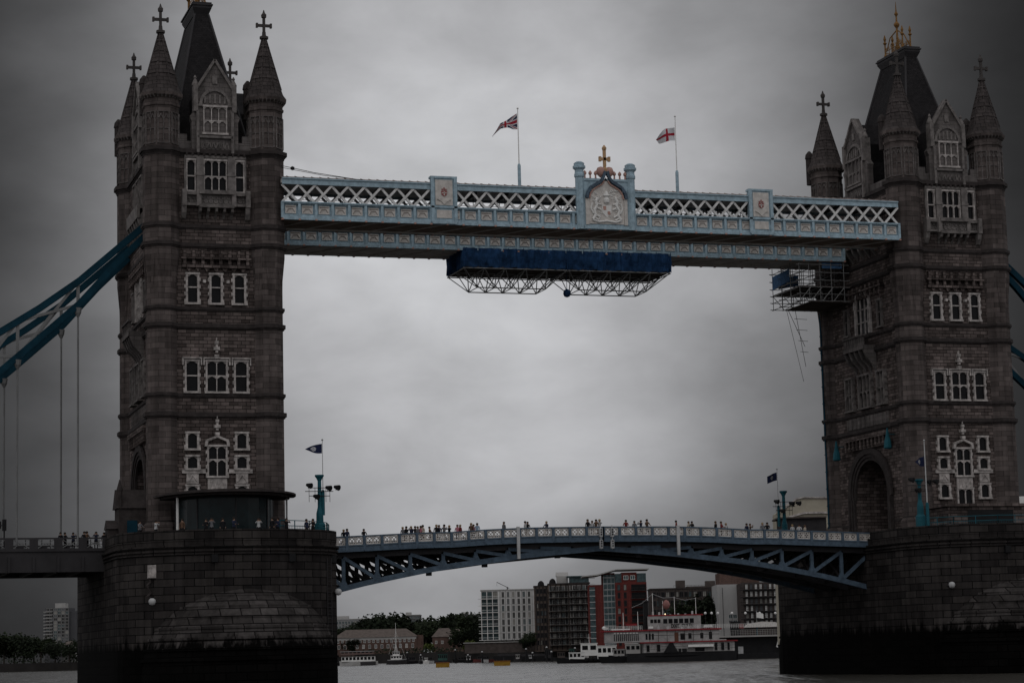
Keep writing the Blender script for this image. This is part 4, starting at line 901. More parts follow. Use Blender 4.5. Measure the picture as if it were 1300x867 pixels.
# ------------------------------------------------------------------ people
SKIN = mat('skin', (.24,.15,.11), .6, var=.05); HAIRM = [mat('dark hair', (.02,.015,.012), .7), mat('brown hair', (.08,.05,.03), .7), mat('fair hair', (.25,.18,.1), .7)]
def figure(pose):
    P = {'pel':(0,0,.95,.15),'chest':(0,.0,1.3,.165),'neck':(0,0,1.49,.07),'head':(0,-.01,1.62,.105),'top':(0,-.01,1.7,.09)}
    E = [('pel','chest'),('chest','neck'),('neck','head'),('head','top')]
    for s, n in ((-1,'l'),(1,'r')):
        P['sh'+n] = (s*.19,0,1.42,.07); P['hip'+n] = (s*.1,0,.88,.11); P['kn'+n] = (s*.12,-.03,.48,.07); P['an'+n] = (s*.12,.02,.08,.045); P['to'+n] = (s*.13,-.15,.04,.04)
        if pose == 0: el, ha = (s*.25,.03,1.14,.045), (s*.25,-.05,.9,.035)
        elif pose == 1: el, ha = (s*.27,-.12,1.18,.045), (s*.18,-.38,1.12,.035)
        else: el, ha = (s*.3,-.2,1.3,.045), (s*.1,-.3,1.55,.035)
        P['el'+n] = el; P['ha'+n] = ha; P['fi'+n] = (ha[0], ha[1]-.03, ha[2]-.08 if pose == 0 else ha[2]+.05, .03)
        E += [('chest','sh'+n),('sh'+n,'el'+n),('el'+n,'ha'+n),('ha'+n,'fi'+n),('pel','hip'+n),('hip'+n,'kn'+n),('kn'+n,'an'+n),('an'+n,'to'+n)]
    ks = list(P); me = bpy.data.meshes.new('fig'); me.from_pydata([P[k][:3] for k in ks], [(ks.index(a), ks.index(b_)) for a, b_ in E], [])
    o = bpy.data.objects.new('fig', me); COL.objects.link(o); o.modifiers.new('s','SKIN')
    sv = me.skin_vertices[0].data
    for i, k in enumerate(ks): sv[i].radius = (P[k][3], P[k][3]*(.75 if k in ('pel','chest') else 1)); sv[i].use_root = (k == 'pel')
    o.modifiers.new('u','SUBSURF').levels = 1
    dg = bpy.context.evaluated_depsgraph_get(); nm = bpy.data.meshes.new_from_object(o.evaluated_get(dg)); bpy.data.objects.remove(o)
    for _ in range(3): nm.materials.append(SKIN)
    for pg in nm.polygons:
        c = pg.center; pg.use_smooth = True
        hand = (abs(c.x) > .2 and c.z < .95 and pose == 0) or (pose == 1 and c.y < -.32 and c.z > .9) or (pose == 2 and c.y < -.24 and c.z > 1.45)
        pg.material_index = 2 if c.z < .93 and not hand else 0 if (c.z > 1.47 or hand) else 1
    return nm
FIG = [figure(k) for k in range(3)]
hb = MB(); hb.lathe(0, .01, [(.1,1.56),(.125,1.62),(.12,1.7),(.08,1.755),(.02,1.77)], 12); hair_me = None
CL = {'black':(.012,.012,.014),'navy':(.02,.025,.05),'grey':(.14,.14,.15),'white':(.42,.42,.42),'pink':(.42,.16,.2),'red':(.17,.03,.03),'brown':(.1,.06,.04),'olive':(.07,.07,.04),'pale blue':(.25,.33,.42),'cream':(.45,.4,.33)}
CM = {k: mat(k+' cloth', v, .85, var=.1) for k, v in CL.items()}
hair_src = hb.build('hair', HAIRM[0], smooth=True); hair_me = hair_src.data; bpy.data.objects.remove(hair_src)
PN = [0]
def person(x, y, z, top, legs, pose, rz, label, group, s=1.0, hair=0):
    o = bpy.data.objects.new('person', FIG[pose]); COL.objects.link(o); o.location = (x, y, z); o.rotation_euler.z = rz; o.scale = (s, s, s)
    for i, mt in enumerate((SKIN, CM[top], CM[legs])): o.material_slots[i].link = 'OBJECT'; o.material_slots[i].material = mt
    tag(o, label, 'person', group)
    h_ = bpy.data.objects.new('hair', hair_me); COL.objects.link(h_); setpar(h_, o); h_.location = (0, .015, 0)
    h_.material_slots[0].link = 'OBJECT'; h_.material_slots[0].material = HAIRM[hair]
ORD = ['zeroth','first','second','third','fourth','fifth','sixth','seventh','eighth','ninth','tenth','eleventh','twelfth','thirteenth','fourteenth','fifteenth','sixteenth','seventeenth','eighteenth','nineteenth','twentieth']
ORD += ['twenty '+ORD[k] for k in range(1, 10)]
def ordn(k): return ORD[k]
PL = [(436.2,'black',0),(440.6,'navy',0),(461.8,'black',1),(511.3,'grey',0),(515.5,'black',0),(521.8,'navy',2),(527,'black',0),(530.4,'grey',0),(533.8,'pink',1),(536.5,'cream',0),(545.3,'brown',1),(554,'black',0),(557.2,'navy',0),(563.7,'grey',1),(570.2,'black',2),(580.7,'pink',0),(584,'red',0),(598,'brown',0),(601,'pink',1),(605.8,'pale blue',0),(639.6,'grey',0),(667,'white',0),(669.8,'black',0)]
PR = [(693.7,'navy',1),(746.3,'black',0),(751.8,'white',0),(756.8,'brown',0),(761.2,'white',2),(794.7,'red',1),(805.5,'grey',0),(813.6,'navy',2),(821.5,'brown',1),(858.6,'red',0),(874.4,'cream',0),(878.6,'black',0),(908.7,'black',0),(915.7,'red',1),(921.7,'white',0),(948,'navy',0),(952.4,'brown',2),(968,'grey',0),(974,'black',1),(1006,'white',0),(1014.5,'white',1),(1022,'cream',0)]
rnd = random.Random(11)
for nm, lst, where in (('left', PL, 'on the left roadway leaf'), ('right', PR, 'on the right roadway leaf')):
    for k, (u, c, po) in enumerate(lst):
        p = PY(u, 668, 2.75+rnd.uniform(0,.5)); s = rnd.uniform(.95, 1.06)
        person(p.x, p.y, deckz(p.x)-.02, c, rnd.choice(['black','navy','grey','brown']), po, rnd.uniform(-1.2, 1.2), '%s person from the left %s, %s top' % (ordn(k+1), where, c), 'people walking on the roadway', s, rnd.choice([0,0,1,1,2]))
for k, (u, c) in enumerate(((77,'black'),(82.6,'black'),(93,'navy'),(107,'black'),(110.5,'brown'),(122,'navy'),(132,'black'),(137,'black'))):
    p = PY(u, 682, 2.8); person(p.x, 2.8, 15.05, c, 'black', k % 3, rnd.uniform(-1,1), '%s person from the left on the side span left of the tower, in %s' % (ordn(k+1), c), 'people on the side span', rnd.uniform(.96,1.05))
for k, (u, c) in enumerate(((178,'grey'),(198.5,'white'),(232,'brown'),(262,'black'),(269,'grey'),(283,'black'),(297,'navy'),(328,'white'),(345,'black'),(352,'navy'),(363,'black'),(388,'navy'),(396,'black'))):
    x = PY(u, 668, -8).x; x = max(-9.6, min(9.4, x)); yy = ypier(x)+.9
    x = PY(u, 668, yy).x; yy = ypier(x)+.9
    person(x, yy, PTOP, c, 'black', (k+1) % 3, rnd.uniform(-1,1), '%s person from the left on top of the left pier, in %s' % (ordn(k+1), c), 'people on the left pier', rnd.uniform(1.0,1.06))

# ------------------------------------------------------------------ far bank buildings
def site(u, Dd, rot=0): p = PD(u, Dd, ZB); return p, -YAW+rot
def bldg(name, label, u0, u1, vtop, Dd, depth, mt, rot=0, cat='building', group=None):
    """root Empty at the front left corner; returns root, width, height. Parts are modelled in its own frame."""
    p = PD(u0, Dd, ZB-.02); W_ = (u1-u0)*Dd/FPX/max(.5, math.cos(rot)); H_ = HZ((u0+u1)/2, vtop, Dd)-ZB
    r = empty(name, p, label, cat, group, -YAW+rot); r['_org'] = (0,0,0); return r, W_, H_
WR = random.Random(21); CURT = mat('drawn curtain', (.24,.23,.21), .8); DIMG = mat('dim window glass', (.09,.095,.10), .3)
def wins(r, xs, zs, w_, h_, mt=GLASS, frame=None, y=0, reveal=True, balc=None, par=None):
    """one window built, then copied"""
    fq = MB(); t_ = .12
    fq.box(-w_/2-t_, -w_/2, -.12, .02, -h_/2-t_, h_/2+t_); fq.box(w_/2, w_/2+t_, -.12, .02, -h_/2-t_, h_/2+t_); fq.box(-w_/2, w_/2, -.12, .02, h_/2, h_/2+t_); fq.box(-w_/2, w_/2, -.18, .02, -h_/2-t_, -h_/2); fq.box(-.05, .05, -.1, .02, -h_/2, h_/2)
    gq = MB(); gq.box(-w_/2, w_/2, -.03, .03, -h_/2, h_/2)
    first = None; cnt = 0
    for z in zs:
        for x in xs:
            if cnt >= 96: return
            if first is None:
                first = fq.build('window', frame or DARK, r); first.location = (x, y, z); g = gq.build('pane', mt, first); first['n'] = 1; del first['n']
                if balc: b_ = balc_m().build('balcony', balc, first)
            else:
                c = copy_tree(first, r); c.location = (x, y, z); vr = WR.random()
                if vr < .34:
                    pn = KIDS[c.name][0]; pn.material_slots[0].link = 'OBJECT'; pn.material_slots[0].material = CURT if vr < .1 else DIMG if vr < .2 else GLASSG if mt is not WHITE else DIMG
            cnt += 1
def balc_m():
    q = MB(); q.box(-1.3,1.3,-1.3,0,-1.5,-1.35); q.box(-1.3,1.3,-1.3,-1.24,-.5,-.42)
    for k in range(7): q.box(-1.28+k*.42,-1.24+k*.42,-1.3,-1.25,-1.4,-.45)
    return q
def lin(a, b_, n): return [a+(b_-a)*(i+.5)/n for i in range(n)]
# white modern block
r, W_, H_ = bldg('apartment_block', 'white modern block with narrow dark windows and glass balconies at its left', 612.5, 681, 748.5, 900, 16, None)
base = HZ(645, 812, 900)-ZB
q = MB(); q.box(0, W_, 0, 16, base, H_); q.build('wall', mat('white render', (.55,.54,.53), .8, var=.1, vs_=.1), r)
q = MB(); [q.cyl((x,1,0),(x,1,base),.35,.35,8) for x in (1.2, 7, 13, 19)]; q.box(.5, W_-.5, 4, 15, 0, base); q.build('column', CONC, r)
q = MB(); [q.box(x-.14, x+.14, -.14, -.001, base, H_) for x in (7.6,9.7,12.0,13.9,16.3,18.2,20.4)]; [q.box(0, W_, -.07, -.002, z-.07, z+.07) for z in [base+(H_-base)*k/7 for k in range(1,7)]]; q.build('facade_rib', CONC, r)
wins(r, [8.7+i*2.1 for i in range(6)], lin(base+.3, H_-.4, 7), .85, 2.1, GLASS, CONC)
q = MB()
for z in lin(base+.3, H_-.4, 7): q.box(-1.2, 6.8, -1.5, 0, z-1.6, z-1.4); q.box(-1.2, 6.8, -1.5, -1.42, z-.6, z-.5)
for x in (0, 2.3, 4.5, 6.8): q.box(x-.12, x+.12, -1.5, -1.3, base, H_-.3)
q.build('balcony', WHITE, r)
wins(r, [1.15, 3.4, 5.65], lin(base+.3, H_-.4, 7), 1.7, 2.4, GLASSG, DARK)
q = MB(); q.box(-.3, W_+.3, -.4, 16.3, H_, H_+.4); q.build('roof', CONC, r)
r = empty('roof_crane', PD(646, 905, ZB+H_+.4), 'thin jib on the roof of the white modern block', 'crane', None, -YAW); r['_org'] = (0,0,0)
q = MB(); q.cyl((0,4,-.1),(0,4,1.2),.3,.2,8); q.bar((.8,4,.6),(-4.2,4,3.2),.22); q.bar((-4.2,4,3.2),(-4.2,4,1.6),.08); q.build('jib', DARK, r)
# brown converted wharf
def wharf(label, u0, u1, vt, Dd, mt, cols, rows, balc, group='converted brick wharves'):
    r, W_, H_ = bldg('converted_warehouse', label, u0, u1, vt, Dd, 14, mt, group=group)
    q = MB(); q.box(0, W_, 0, 14, 0, H_)
    q.build('wall', mt, r)
    q = MB(); q.box(-.2, W_+.2, -.25, 14, H_, H_+.45); [q.box(x-.25, x+.25, -.15, 0, .5, H_) for x in lin(0, W_, 4)]; q.build('cornice', TRIM, r)
    wins(r, lin(.4, W_-.4, cols), lin(2, H_-.3, rows), 1.0, 1.6, GLASS, CONC if balc else DARK, balc=BLACK if balc else None)
    return r, W_, H_
r, W_, H_ = wharf('narrow brown brick warehouse with a domed roof beside the white block', 680, 698, 744, 880, WBRICK, 4, 8, None)
q = MB(); q.lathe(2.8, 2.5, [(1.3,H_),(1.3,H_+.8),(1.1,H_+1.6),(.6,H_+2.2),(.1,H_+2.4)], 12); q.build('dome', SLATE, r)
r, W_, H_ = wharf('brown brick warehouse with rows of white framed windows and balconies', 698, 724, 741, 870, WBRICK, 6, 9, DARK)
q = MB(); q.lathe(1.8, 2.5, [(1.3,H_),(1.3,H_+.8),(1.1,H_+1.6),(.6,H_+2.2),(.1,H_+2.4)], 12); q.build('dome', SLATE, r)
q = MB(); q.box(3.5, 7.8, 1, 9, H_, H_+3.2); q.prism([(1,H_+3.2),(9,H_+3.2),(5,H_+4.8)], 'x', 3.2, 8.0); q.build('penthouse', CONC, r)
r, W_, H_ = wharf('dark brick warehouse with a glazed rooftop left of the red block', 724, 751, 740, 860, DBRICK, 6, 9, DARK)
q = MB(); q.box(.5, W_-.2, 1, 10, H_, H_+2.6); q.box(-.6, W_+.2, 0, 11, H_+2.6, H_+3.0); q.build('penthouse', GLASSG, r)
# red block
r, W_, H_ = bldg('apartment_block', 'tall red brick block with glass bays and a butterfly roof', 750, 823.5, 726, 820, 18, RBRICK)
q = MB(); q.box(0, 5.2, 1, 18, 0, H_-4.2); q.box(5.2, 9.6, 2.2, 18, 0, H_); q.box(9.6, W_, 0, 18, 0, H_-3.6); q.box(12, W_-3.5, 0.3, 18, H_-3.6, H_); q.build('wall', RBRICK, r)
q = MB(); q.box(.2, 2.2, .75, 1, 1, H_-5); q.box(5.3, 9.5, 1.3, 2.2, 1, H_-.6); q.box(9.7, 12, .2, 5, H_-3.55, H_-.4); q.box(W_-3.4, W_-.1, .2, 5, H_-3.55, H_-.4); gl = q.build('glass_bay', GLASSG, r)
q = MB()
for z in lin(1, H_-.6, 12): q.box(5.25, 9.55, 1.22, 1.32, z-.12, z+.12); q.box(.15, 2.25, .7, .78, z-.12, z+.12)
for x in (5.4, 6.8, 8.2, 9.45): q.box(x-.05, x+.05, 1.24, 1.32, 1, H_-.6)
q.build('bay_frame', LAMPC, gl)
q = MB(); q.prism([(-2.4,H_-1.3),(3.2,H_-.9),(10,H_+.9),(W_+1.0,H_+.9),(W_+1.0,H_+1.25),(10,H_+1.25),(3.2,H_-.45),(-2.4,H_-.9)], 'y', -1.2, 16); q.build('roof', CONC, r)
wins(r, [10.9, 13.2], lin(1, H_-4, 8), .8, 1.9, GLASS, DARK)
q = MB()
for z in lin(1, H_-4, 8): q.box(W_-5.6, W_-.2, -.02, .06, z-1.1, z+1.0)
q.build('balcony_recess', GLASS, r); q = MB()
for z in lin(1, H_-4, 8): q.box(W_-5.8, W_+.1, -1.1, 0, z-1.3, z-1.1); q.box(W_-5.8, W_+.1, -1.1, -1.04, z-.3, z-.2); [q.box(W_-5.7+k*.6, W_-5.66+k*.6, -1.08, -1.04, z-1.1, z-.25) for k in range(10)]
q.build('balcony', TRIM, r)
wins(r, lin(12.4, W_-3.8, 2), [H_-1.9], 1.5, 1.3, GLASSG, WHITE)
# dark low warehouse behind the steamer
r, W_, H_ = wharf('low dark warehouse with a roof terrace behind the paddle steamer', 828, 913, 747, 760, DBRICK, 14, 6, None)
q = MB(); q.box(9, 12, 2, 6, H_+.4, H_+3.0); q.box(19, 22.2, 2, 6, H_+.4, H_+2.6); q.box(8, W_, 1, 1.06, H_+1.2, H_+1.3); [q.box(8+k*1.2, 8.06+k*1.2, 1, 1.06, H_+.4, H_+1.25) for k in range(12)]; q.box(12.5, W_, 1.4, 8, H_+.45, H_+.9); q.build('plant_room', SOOT, r)
r, W_, H_ = bldg('gable_building', 'blank pale gable wall with a thin pipe beside the dark balconied warehouse', 913, 946, 741, 720, 20, CONC)
q = MB(); q.box(0, W_, 0, 20, 0, H_); q.box(.0, .9, -.15, 0, 1, H_-.6); q.build('wall', mat('pale grey render', (.34,.335,.33), .85, var=.1, vs_=.15), r)
q = MB(); q.cyl((1.7,-.2,1),(1.7,-.2,H_-1),.08,.08,6); q.build('pipe', DARK, r); wins(r, lin(3.4, W_-.8, 3), [H_-10.2, H_-12], 1.1, 1.1, GLASSG, LAMPC)
q = MB(); q.box(1.5, W_+6, 6, 22, H_+.01, H_+4.0); q.build('tank_house', OBRICK, r)
r, W_, H_ = bldg('balconied_warehouse', 'dark warehouse with rows of pale balcony doors beside the right pier', 941, 1014, 738, 700, 20, DBRICK)
q = MB(); q.box(1.2, W_, 0, 20, 0, H_); q.build('wall', DBRICK, r)
wins(r, lin(1.6, W_, 11), lin(6, H_-.2, 6), .62, 1.5, WHITE, DARK)
q = MB(); [q.box(.2, W_, -1.1, 0, z-1.2, z-1.0) for z in lin(6, H_-.2, 6)]; [q.box(.2, W_, -1.1, -1.03, z-.4, z-.3) for z in lin(6, H_-.2, 6)]; q.build('balcony', BLACK, r)
# cream building and dark shed behind the right end of the roadway
Dq = 420; r, W_, H_ = bldg('cream_building', 'cream building with a curved gabled roof behind the right end of the roadway', 1003, 1052, 641, Dq, 20, CREAM)
zr_ = HZ(1028, 629.5, Dq)-ZB; q = MB(); q.prism([(0,0),(W_+6,0),(W_+6,zr_-.3),(3.6,zr_),(2.3,zr_-.3),(0,H_-.4)], 'y', 0, 20); q.build('wall', mat('cream stone', (.34,.31,.25), .85, var=.12), r)
q = MB(); q.bar((-.3,-.2,H_-2.2),(3.6,-.2,H_-1.2),.5,.35); q.bar((3.6,-.2,H_-1.2),(W_+6,-.2,H_-1.3),.5,.35); q.bar((-.1,-.15,H_-.3),(2.3,-.15,zr_-.2),.4,.25); q.bar((2.3,-.15,zr_-.2),(3.6,-.15,zr_+.05),.4,.25); q.bar((3.6,-.15,zr_+.05),(W_+6,-.15,zr_-.25),.4,.25); q.build('cornice', DRESS, r)
r, W_, H_ = bldg('roadside_shed', 'low dark shed in front of the cream building', 999, 1056, 656, 400, 8, SOOT)
q = MB(); q.box(0, W_, 0, 8, 0, H_); q.build('wall', mat('shed cladding', (.03,.028,.03), .8), r); q = MB(); q.box(-.8, W_, -.6, 8.5, H_, H_+.25); q.build('roof', SOOT, r)
r, W_, H_ = bldg('corner_building', 'building with white framed windows right of the right tower', 1286, 1330, 632, 420, 20, DBRICK)
q = MB(); q.box(0, W_, 0, 20, 0, H_); q.build('wall', DBRICK, r); wins(r, [1.6, 3.4, 5.2], [H_-4.6, H_-1.6-8], .8, 2.2, GLASSG, WHITE)
q = MB(); q.box(-.1, W_, -.1, .3, H_-1, H_+.6); q.build('cornice', WHITE, r)
# low brick houses at the left
r, W_, H_ = bldg('brick_terrace', 'long low brick terrace with a hipped tile roof behind the white ferry', 424, 537, 807.5, 1130, 12, OBRICK)
q = MB(); q.box(0, W_-3, 0, 12, 0, H_-.4); q.box(W_-3, W_, .6, 10, 0, H_+.3); q.build('wall', OBRICK, r)
q = MB(); h2 = HZ(480, 798, 1130)-ZB
def hip(q, x0, x1, y0, y1, z0, z1, ins): ym = (y0+y1)/2; q.add([(x0,y0,z0),(x1,y0,z0),(x1,y1,z0),(x0,y1,z0),(x0+ins,ym,z1),(x1-ins,ym,z1)], [(0,1,5,4),(1,2,5),(2,3,4,5),(3,0,4),(0,3,2,1)])
hip(q, -.4, W_-2.4, -.5, 12.5, H_-.4, h2, 6); q.build('roof', TILE, r)
wins(r, lin(1, W_-3.5, 18), [H_-2.3], .9, 1.1, GLASS, WHITE); wins(r, lin(1, W_-3.5, 13), [H_-4.9], 1.0, 1.7, GLASS, WHITE)
q = MB(); q.box(.2, W_-3.2, -.08, 0, H_-1.5, H_-.4); q.build('eaves_band', CONC, r)
r, W_, H_ = bldg('brick_house', 'brick house with a pyramid tile roof right of the long terrace', 549, 592, 806, 1100, 12, OBRICK)
q = MB(); q.box(0, W_*.55, 2, 12, 0, H_-.6); q.box(W_*.5, W_, 0, 12, 0, H_-.8); q.build('wall', OBRICK, r); h2 = HZ(570, 796.5, 1100)-ZB
q = MB(); hip(q, -.4, W_*.7, 1.5, 12.5, H_-.6, h2, 3.5); hip(q, W_*.46, W_+.4, -.5, 12.5, H_-.8, h2-.5, 4.0); q.build('roof', TILE, r)
q = MB(); q.box(W_*.5, W_, -.08, 0, H_-1.7, H_-.8); q.build('eaves_band', WHITE, r); wins(r, [W_*.82], [H_-3.6], .9, 1.6, GLASS, WHITE); wins(r, [W_*.12, W_*.3], [H_-3.2], .8, 1.2, GLASS, WHITE)
# far skyline blocks
def block(label, u0, u1, vt, Dd, mt, cols, rows, bands=False):
    r, W_, H_ = bldg('distant_block', label, u0, u1, vt, Dd, 30, mt, group=None)
    q = MB(); q.box(0, W_, 0, 30, 0, H_); q.build('wall', mt, r); q = MB(); q.box(W_*.2, W_*.5, 5, 15, H_, H_+2.5); q.box(-.3, W_+.3, -.3, 30.3, H_-.01, H_+.5); q.build('roof', CONC, r)
    wins(r, lin(.5, W_-.5, cols), lin(H_-3.2*rows, H_-.5, rows), max(1.2, W_/cols*.5), 1.7, GLASSG, CONC)
FARC = mat('pale distant concrete', (.22,.22,.225), .9, var=.1, vs_=.1); FARD = mat('grey distant concrete', (.08,.08,.085), .9, var=.1, vs_=.1)
block('pale flat roofed block on the skyline just right of the left pier', 418, 466, 786, 1500, FARC, 12, 3)
block('grey slab block above the trees left of centre', 511, 534, 780.5, 1800, FARD, 8, 4)
block('faint long block above the trees beside the white block', 580, 612, 780, 1900, FARD, 10, 3)
r, W_, H_ = bldg('tower_block', 'tall grey tower block seen under the side span at the left', 57, 95, 771, 1300, 20, FARD, cat='tower block')
q = MB(); q.box(0, W_*.8, 0, 18, 0, H_); q.box(W_*.8, W_, 3, 18, 0, H_-2); q.build('wall', FARD, r); q = MB(); q.box(5, 11, 4, 12, H_, H_+2.8); q.build('roof', CONC, r)
wins(r, lin(.5, W_*.8, 6), lin(8, H_, 13), 1.6, 1.4, GLASS, CONC); q = MB(); [q.box(-.8, 4, -.8, 0, z-1.4, z-1.0) for z in lin(8, H_, 13)]; q.build('balcony', CONC, r)
r, W_, H_ = bldg('far_house', 'low pale building on the left shore under the side span', 78, 96, 818, 1240, 10, CONC); q = MB(); q.box(0, W_, 0, 10, 0, H_); q.build('wall', CONC, r); q = MB(); hip(q, -.3, W_+.3, -.3, 10.3, H_, H_+2, 3); q.build('roof', TILE, r)
r, W_, H_ = bldg('shore_shed', 'long dark shed on the shore below the white block', 590, 690, 815, 890, 6, SOOT); q = MB(); q.box(0, W_, 0, 6, 0, H_); q.build('wall', SOOT, r); q = MB(); q.box(-.5, W_+.5, -.5, 6.5, H_, H_+.3); q.build('roof', CONC, r)

# trees
def tree_mesh(seed, h, wd, mi):
    rn = random.Random(seed); q = MB(); cl = [(rn.uniform(-.33,.33)*wd, rn.uniform(-.33,.33)*wd, h*rn.uniform(.38,.85), wd*rn.uniform(.16,.3)) for _ in range(11)]
    for cx_, cy_, cz_, cr_ in cl:
        for _ in range(120):
            d = Vector((rn.gauss(0,1), rn.gauss(0,1), rn.gauss(0,1))).normalized()*cr_*rn.uniform(.5,1.08); c = Vector((cx_,cy_,cz_))+d
            a = Vector((rn.gauss(0,1),rn.gauss(0,1),rn.gauss(0,1))).normalized(); b2 = a.orthogonal().normalized(); s = rn.uniform(.3,.6)
            q.add([c-a*s, c+b2*s*.7, c+a*s, c-b2*s*.7], [(0,1,2,3)])
    crown = q.build('crown', LEAF[mi], recalc=False); bpy.data.objects.remove(crown.copy()) if False else None
    t_ = MB(); t_.cyl((0,0,0),(0,0,h*.5),.35,.2,8)
    for c in cl[:6]: t_.cyl((0,0,h*.35),(c[0]*.8,c[1]*.8,c[2]),.14,.05,6)
    trunk = t_.build('trunk', BARK); cm, tm = crown.data, trunk.data; bpy.data.objects.remove(crown); bpy.data.objects.remove(trunk); return cm, tm
TM = [tree_mesh(1,11,10,0), tree_mesh(2,12,11,1), tree_mesh(3,10,12,0), tree_mesh(4,7,6,2)]
def tree(u, Dd, hs, kind, label, z=None):
    p = PD(u, Dd, ZB-.05); o = empty('tree', p, label, 'tree', 'trees along the far bank', random.random()*6); o.scale = (hs*1.15, hs*1.15, hs)
    for nm, me in zip(('crown','trunk'), TM[kind]): c = bpy.data.objects.new(nm, me); COL.objects.link(c); setpar(c, o)
hts = [(434,1.1),(444,1.2),(456,1.25),(467,1.4),(478,1.5),(489,1.65),(500,1.7),(511,1.45),(521,1.35),(531,1.45),(541,1.35),(551,1.5),(562,1.55),(573,1.4),(584,1.45),(594,1.6),(603,1.5),(611,1.35)]
for k, (u, s) in enumerate(hts): tree(u, 1190+(k*37) % 60, s*1.25, k % 3, '%s dark green tree from the left behind the brick houses' % ordn(k+1))
r = None
tree(573, 1180, 2.2, 2, 'tallest pointed tree rising behind the brick house') if False else None
for k, (u, s, Dd) in enumerate(((5,1.5,1270),(18,1.6,1280),(30,1.55,1270),(43,1.5,1280),(52,1.35,1270),(88,1.2,1230),(70,1.1,1235),(-12,1.5,1270))): tree(u, Dd, s, k % 3, '%s dark tree of the left shore row under the side span' % ordn(k+1))
for k, (u, s, Dd) in enumerate(((545,.75,1090),(597,.8,985),(642,.75,905),(655,.6,900))): tree(u, Dd, s, 3, '%s small yellow green tree from the left at the water edge' % ordn(k+1))
for k, (u, s, Dd) in enumerate(((446,.8,1118),(590,1.0,1010),(602,1.1,1000),(668,.5,885),(675,.7,880),(892,1.4,735),(902,1.6,735),(880,1.3,735))): tree(u, Dd, s, k % 3, '%s dark tree from the left standing in front of the bank buildings' % ordn(k+1))
# conical poplar beside the brick house
p = PD(574, 1165, ZB-.05); o = empty('poplar_tree', p, 'pointed dark tree rising above the brick house roof', 'tree'); o['_org'] = (0,0,0); q = MB(); rn = random.Random(5)
for _ in range(1500):
    z = rn.uniform(3, 21); rr = (1-z/22)**.7*5.0+.3+.9*math.sin(z*1.7); a = rn.uniform(0,6.3); c = Vector((math.cos(a)*rr*rn.random()**.4, math.sin(a)*rr*rn.random()**.4, z)); a_ = Vector((rn.gauss(0,1),rn.gauss(0,1),rn.gauss(0,1))).normalized(); b2 = a_.orthogonal().normalized(); q.add([c-a_*.5,c+b2*.35,c+a_*.5,c-b2*.35],[(0,1,2,3)])
q.build('crown', LEAF[0], o, recalc=False); q = MB(); q.cyl((0,0,0),(0,0,18),.35,.1,8); q.build('trunk', BARK, o)
# undergrowth along the shore
q = MB(); rn = random.Random(9)
for (u0, d0), (u1, d1) in zip(BK[1:6], BK[2:7]):
    for _ in range(900):
        f_ = rn.random(); p = PD(u0+(u1-u0)*f_, d0+(d1-d0)*f_+rn.uniform(1, 9), ZB+rn.random()**2*3.2); a_ = Vector((rn.gauss(0,1),rn.gauss(0,1),rn.gauss(0,1))).normalized(); b2 = a_.orthogonal().normalized(); q.add([p-a_*.6,p+b2*.5,p+a_*.6,p-b2*.5],[(0,1,2,3)])
tag(q.build('bank_undergrowth', LEAF[0], recalc=False), 'dark bushes and weeds along the top of the far river wall', 'bushes', kind='stuff')

# ------------------------------------------------------------------ boats
def hull(q, x0, x1, hw, z0, z1, bow=1, sheer=.5, mi=None, sternw=.75):
    n = 18; vs_ = []
    for i in range(n+1):
        f_ = i/n; x = x0+(x1-x0)*f_; g = f_ if bow > 0 else 1-f_
        wd = hw*(sternw+(1-sternw)*min(1, g*3)) if g < .6 else hw*max(.02, 1-((g-.6)/.4)**2.2)
        zt = z1+sheer*max(0, g-.5)**2*4; r_ = (x1-x0)*.03*(1 if bow > 0 else -1)*max(0, g-.85)/.15
        vs_ += [(x, -wd*.75, z0), (x+r_, -wd, zt), (x+r_, wd, zt), (x, wd*.75, z0)]
    fs = []
    for i in range(n):
        for k in range(4): fs.append((i*4+k, i*4+(k+1)%4, (i+1)*4+(k+1)%4, (i+1)*4+k))
    fs += [(0,1,2,3), (n*4,n*4+1,n*4+2,n*4+3)]; q.add(vs_, fs, mi)
def boat(name, u, Dd, label, group=None, cat='boat'):
    p = PD(u, Dd, ZW); r = empty(name, p, label, cat, group, -YAW); r['_org'] = (0,0,0); return r
def cabin(r, x0, x1, hw, z0, z1, nw, mt=WHITE, roof=WHITE, gl=GLASS, name='cabin', wh=.5):
    q = MB(); q.box(x0, x1, -hw, hw, z0, z1); c = q.build(name, mt, r); q = MB(); q.box(x0-.2, x1+.2, -hw-.2, hw+.2, z1, z1+.14); q.build('cabin_roof', roof, c)
    q = MB(); s = (x1-x0)/nw
    for k in range(nw): q.box(x0+k*s+s*.15, x0+(k+1)*s-s*.15, -hw-.04, -hw, z0+(z1-z0)*(1-wh)*.75, z0+(z1-z0)*(1-wh)*.75+(z1-z0)*wh)
    q.build('cabin_window', gl, c); return c
# white ferry at the left
r = boat('passenger_boat', 432, 880, 'white two deck passenger boat moored left by the pier')
q = MB(); hull(q, 0, 14.6, 2.6, -.4, 1.6, -1, .3); q.build('hull', mat('dull white hull', (.42,.41,.40), .6), r)
cabin(r, .6, 13.6, 2.3, 1.6, 3.5, 9, WHITE, TRIM, GLASS, wh=.6); cabin(r, 0.3, 13.0, 2.4, 4.3, 5.4, 8, mat('boat awning', (.16,.11,.10), .8), LAMPC, GLASS, 'upper_deck', wh=.4)
q = MB(); [q.cyl((x,-2.35,3.5),(x,-2.35,4.4),.05,.05,5) for x in lin(.3,14,12)]; q.box(.2, 14.2, -2.4, -2.34, 4.15, 4.25); q.box(8, 14, -2.62, -2.5, 0, 1.4); q.build('deck_rail', DARK, r)
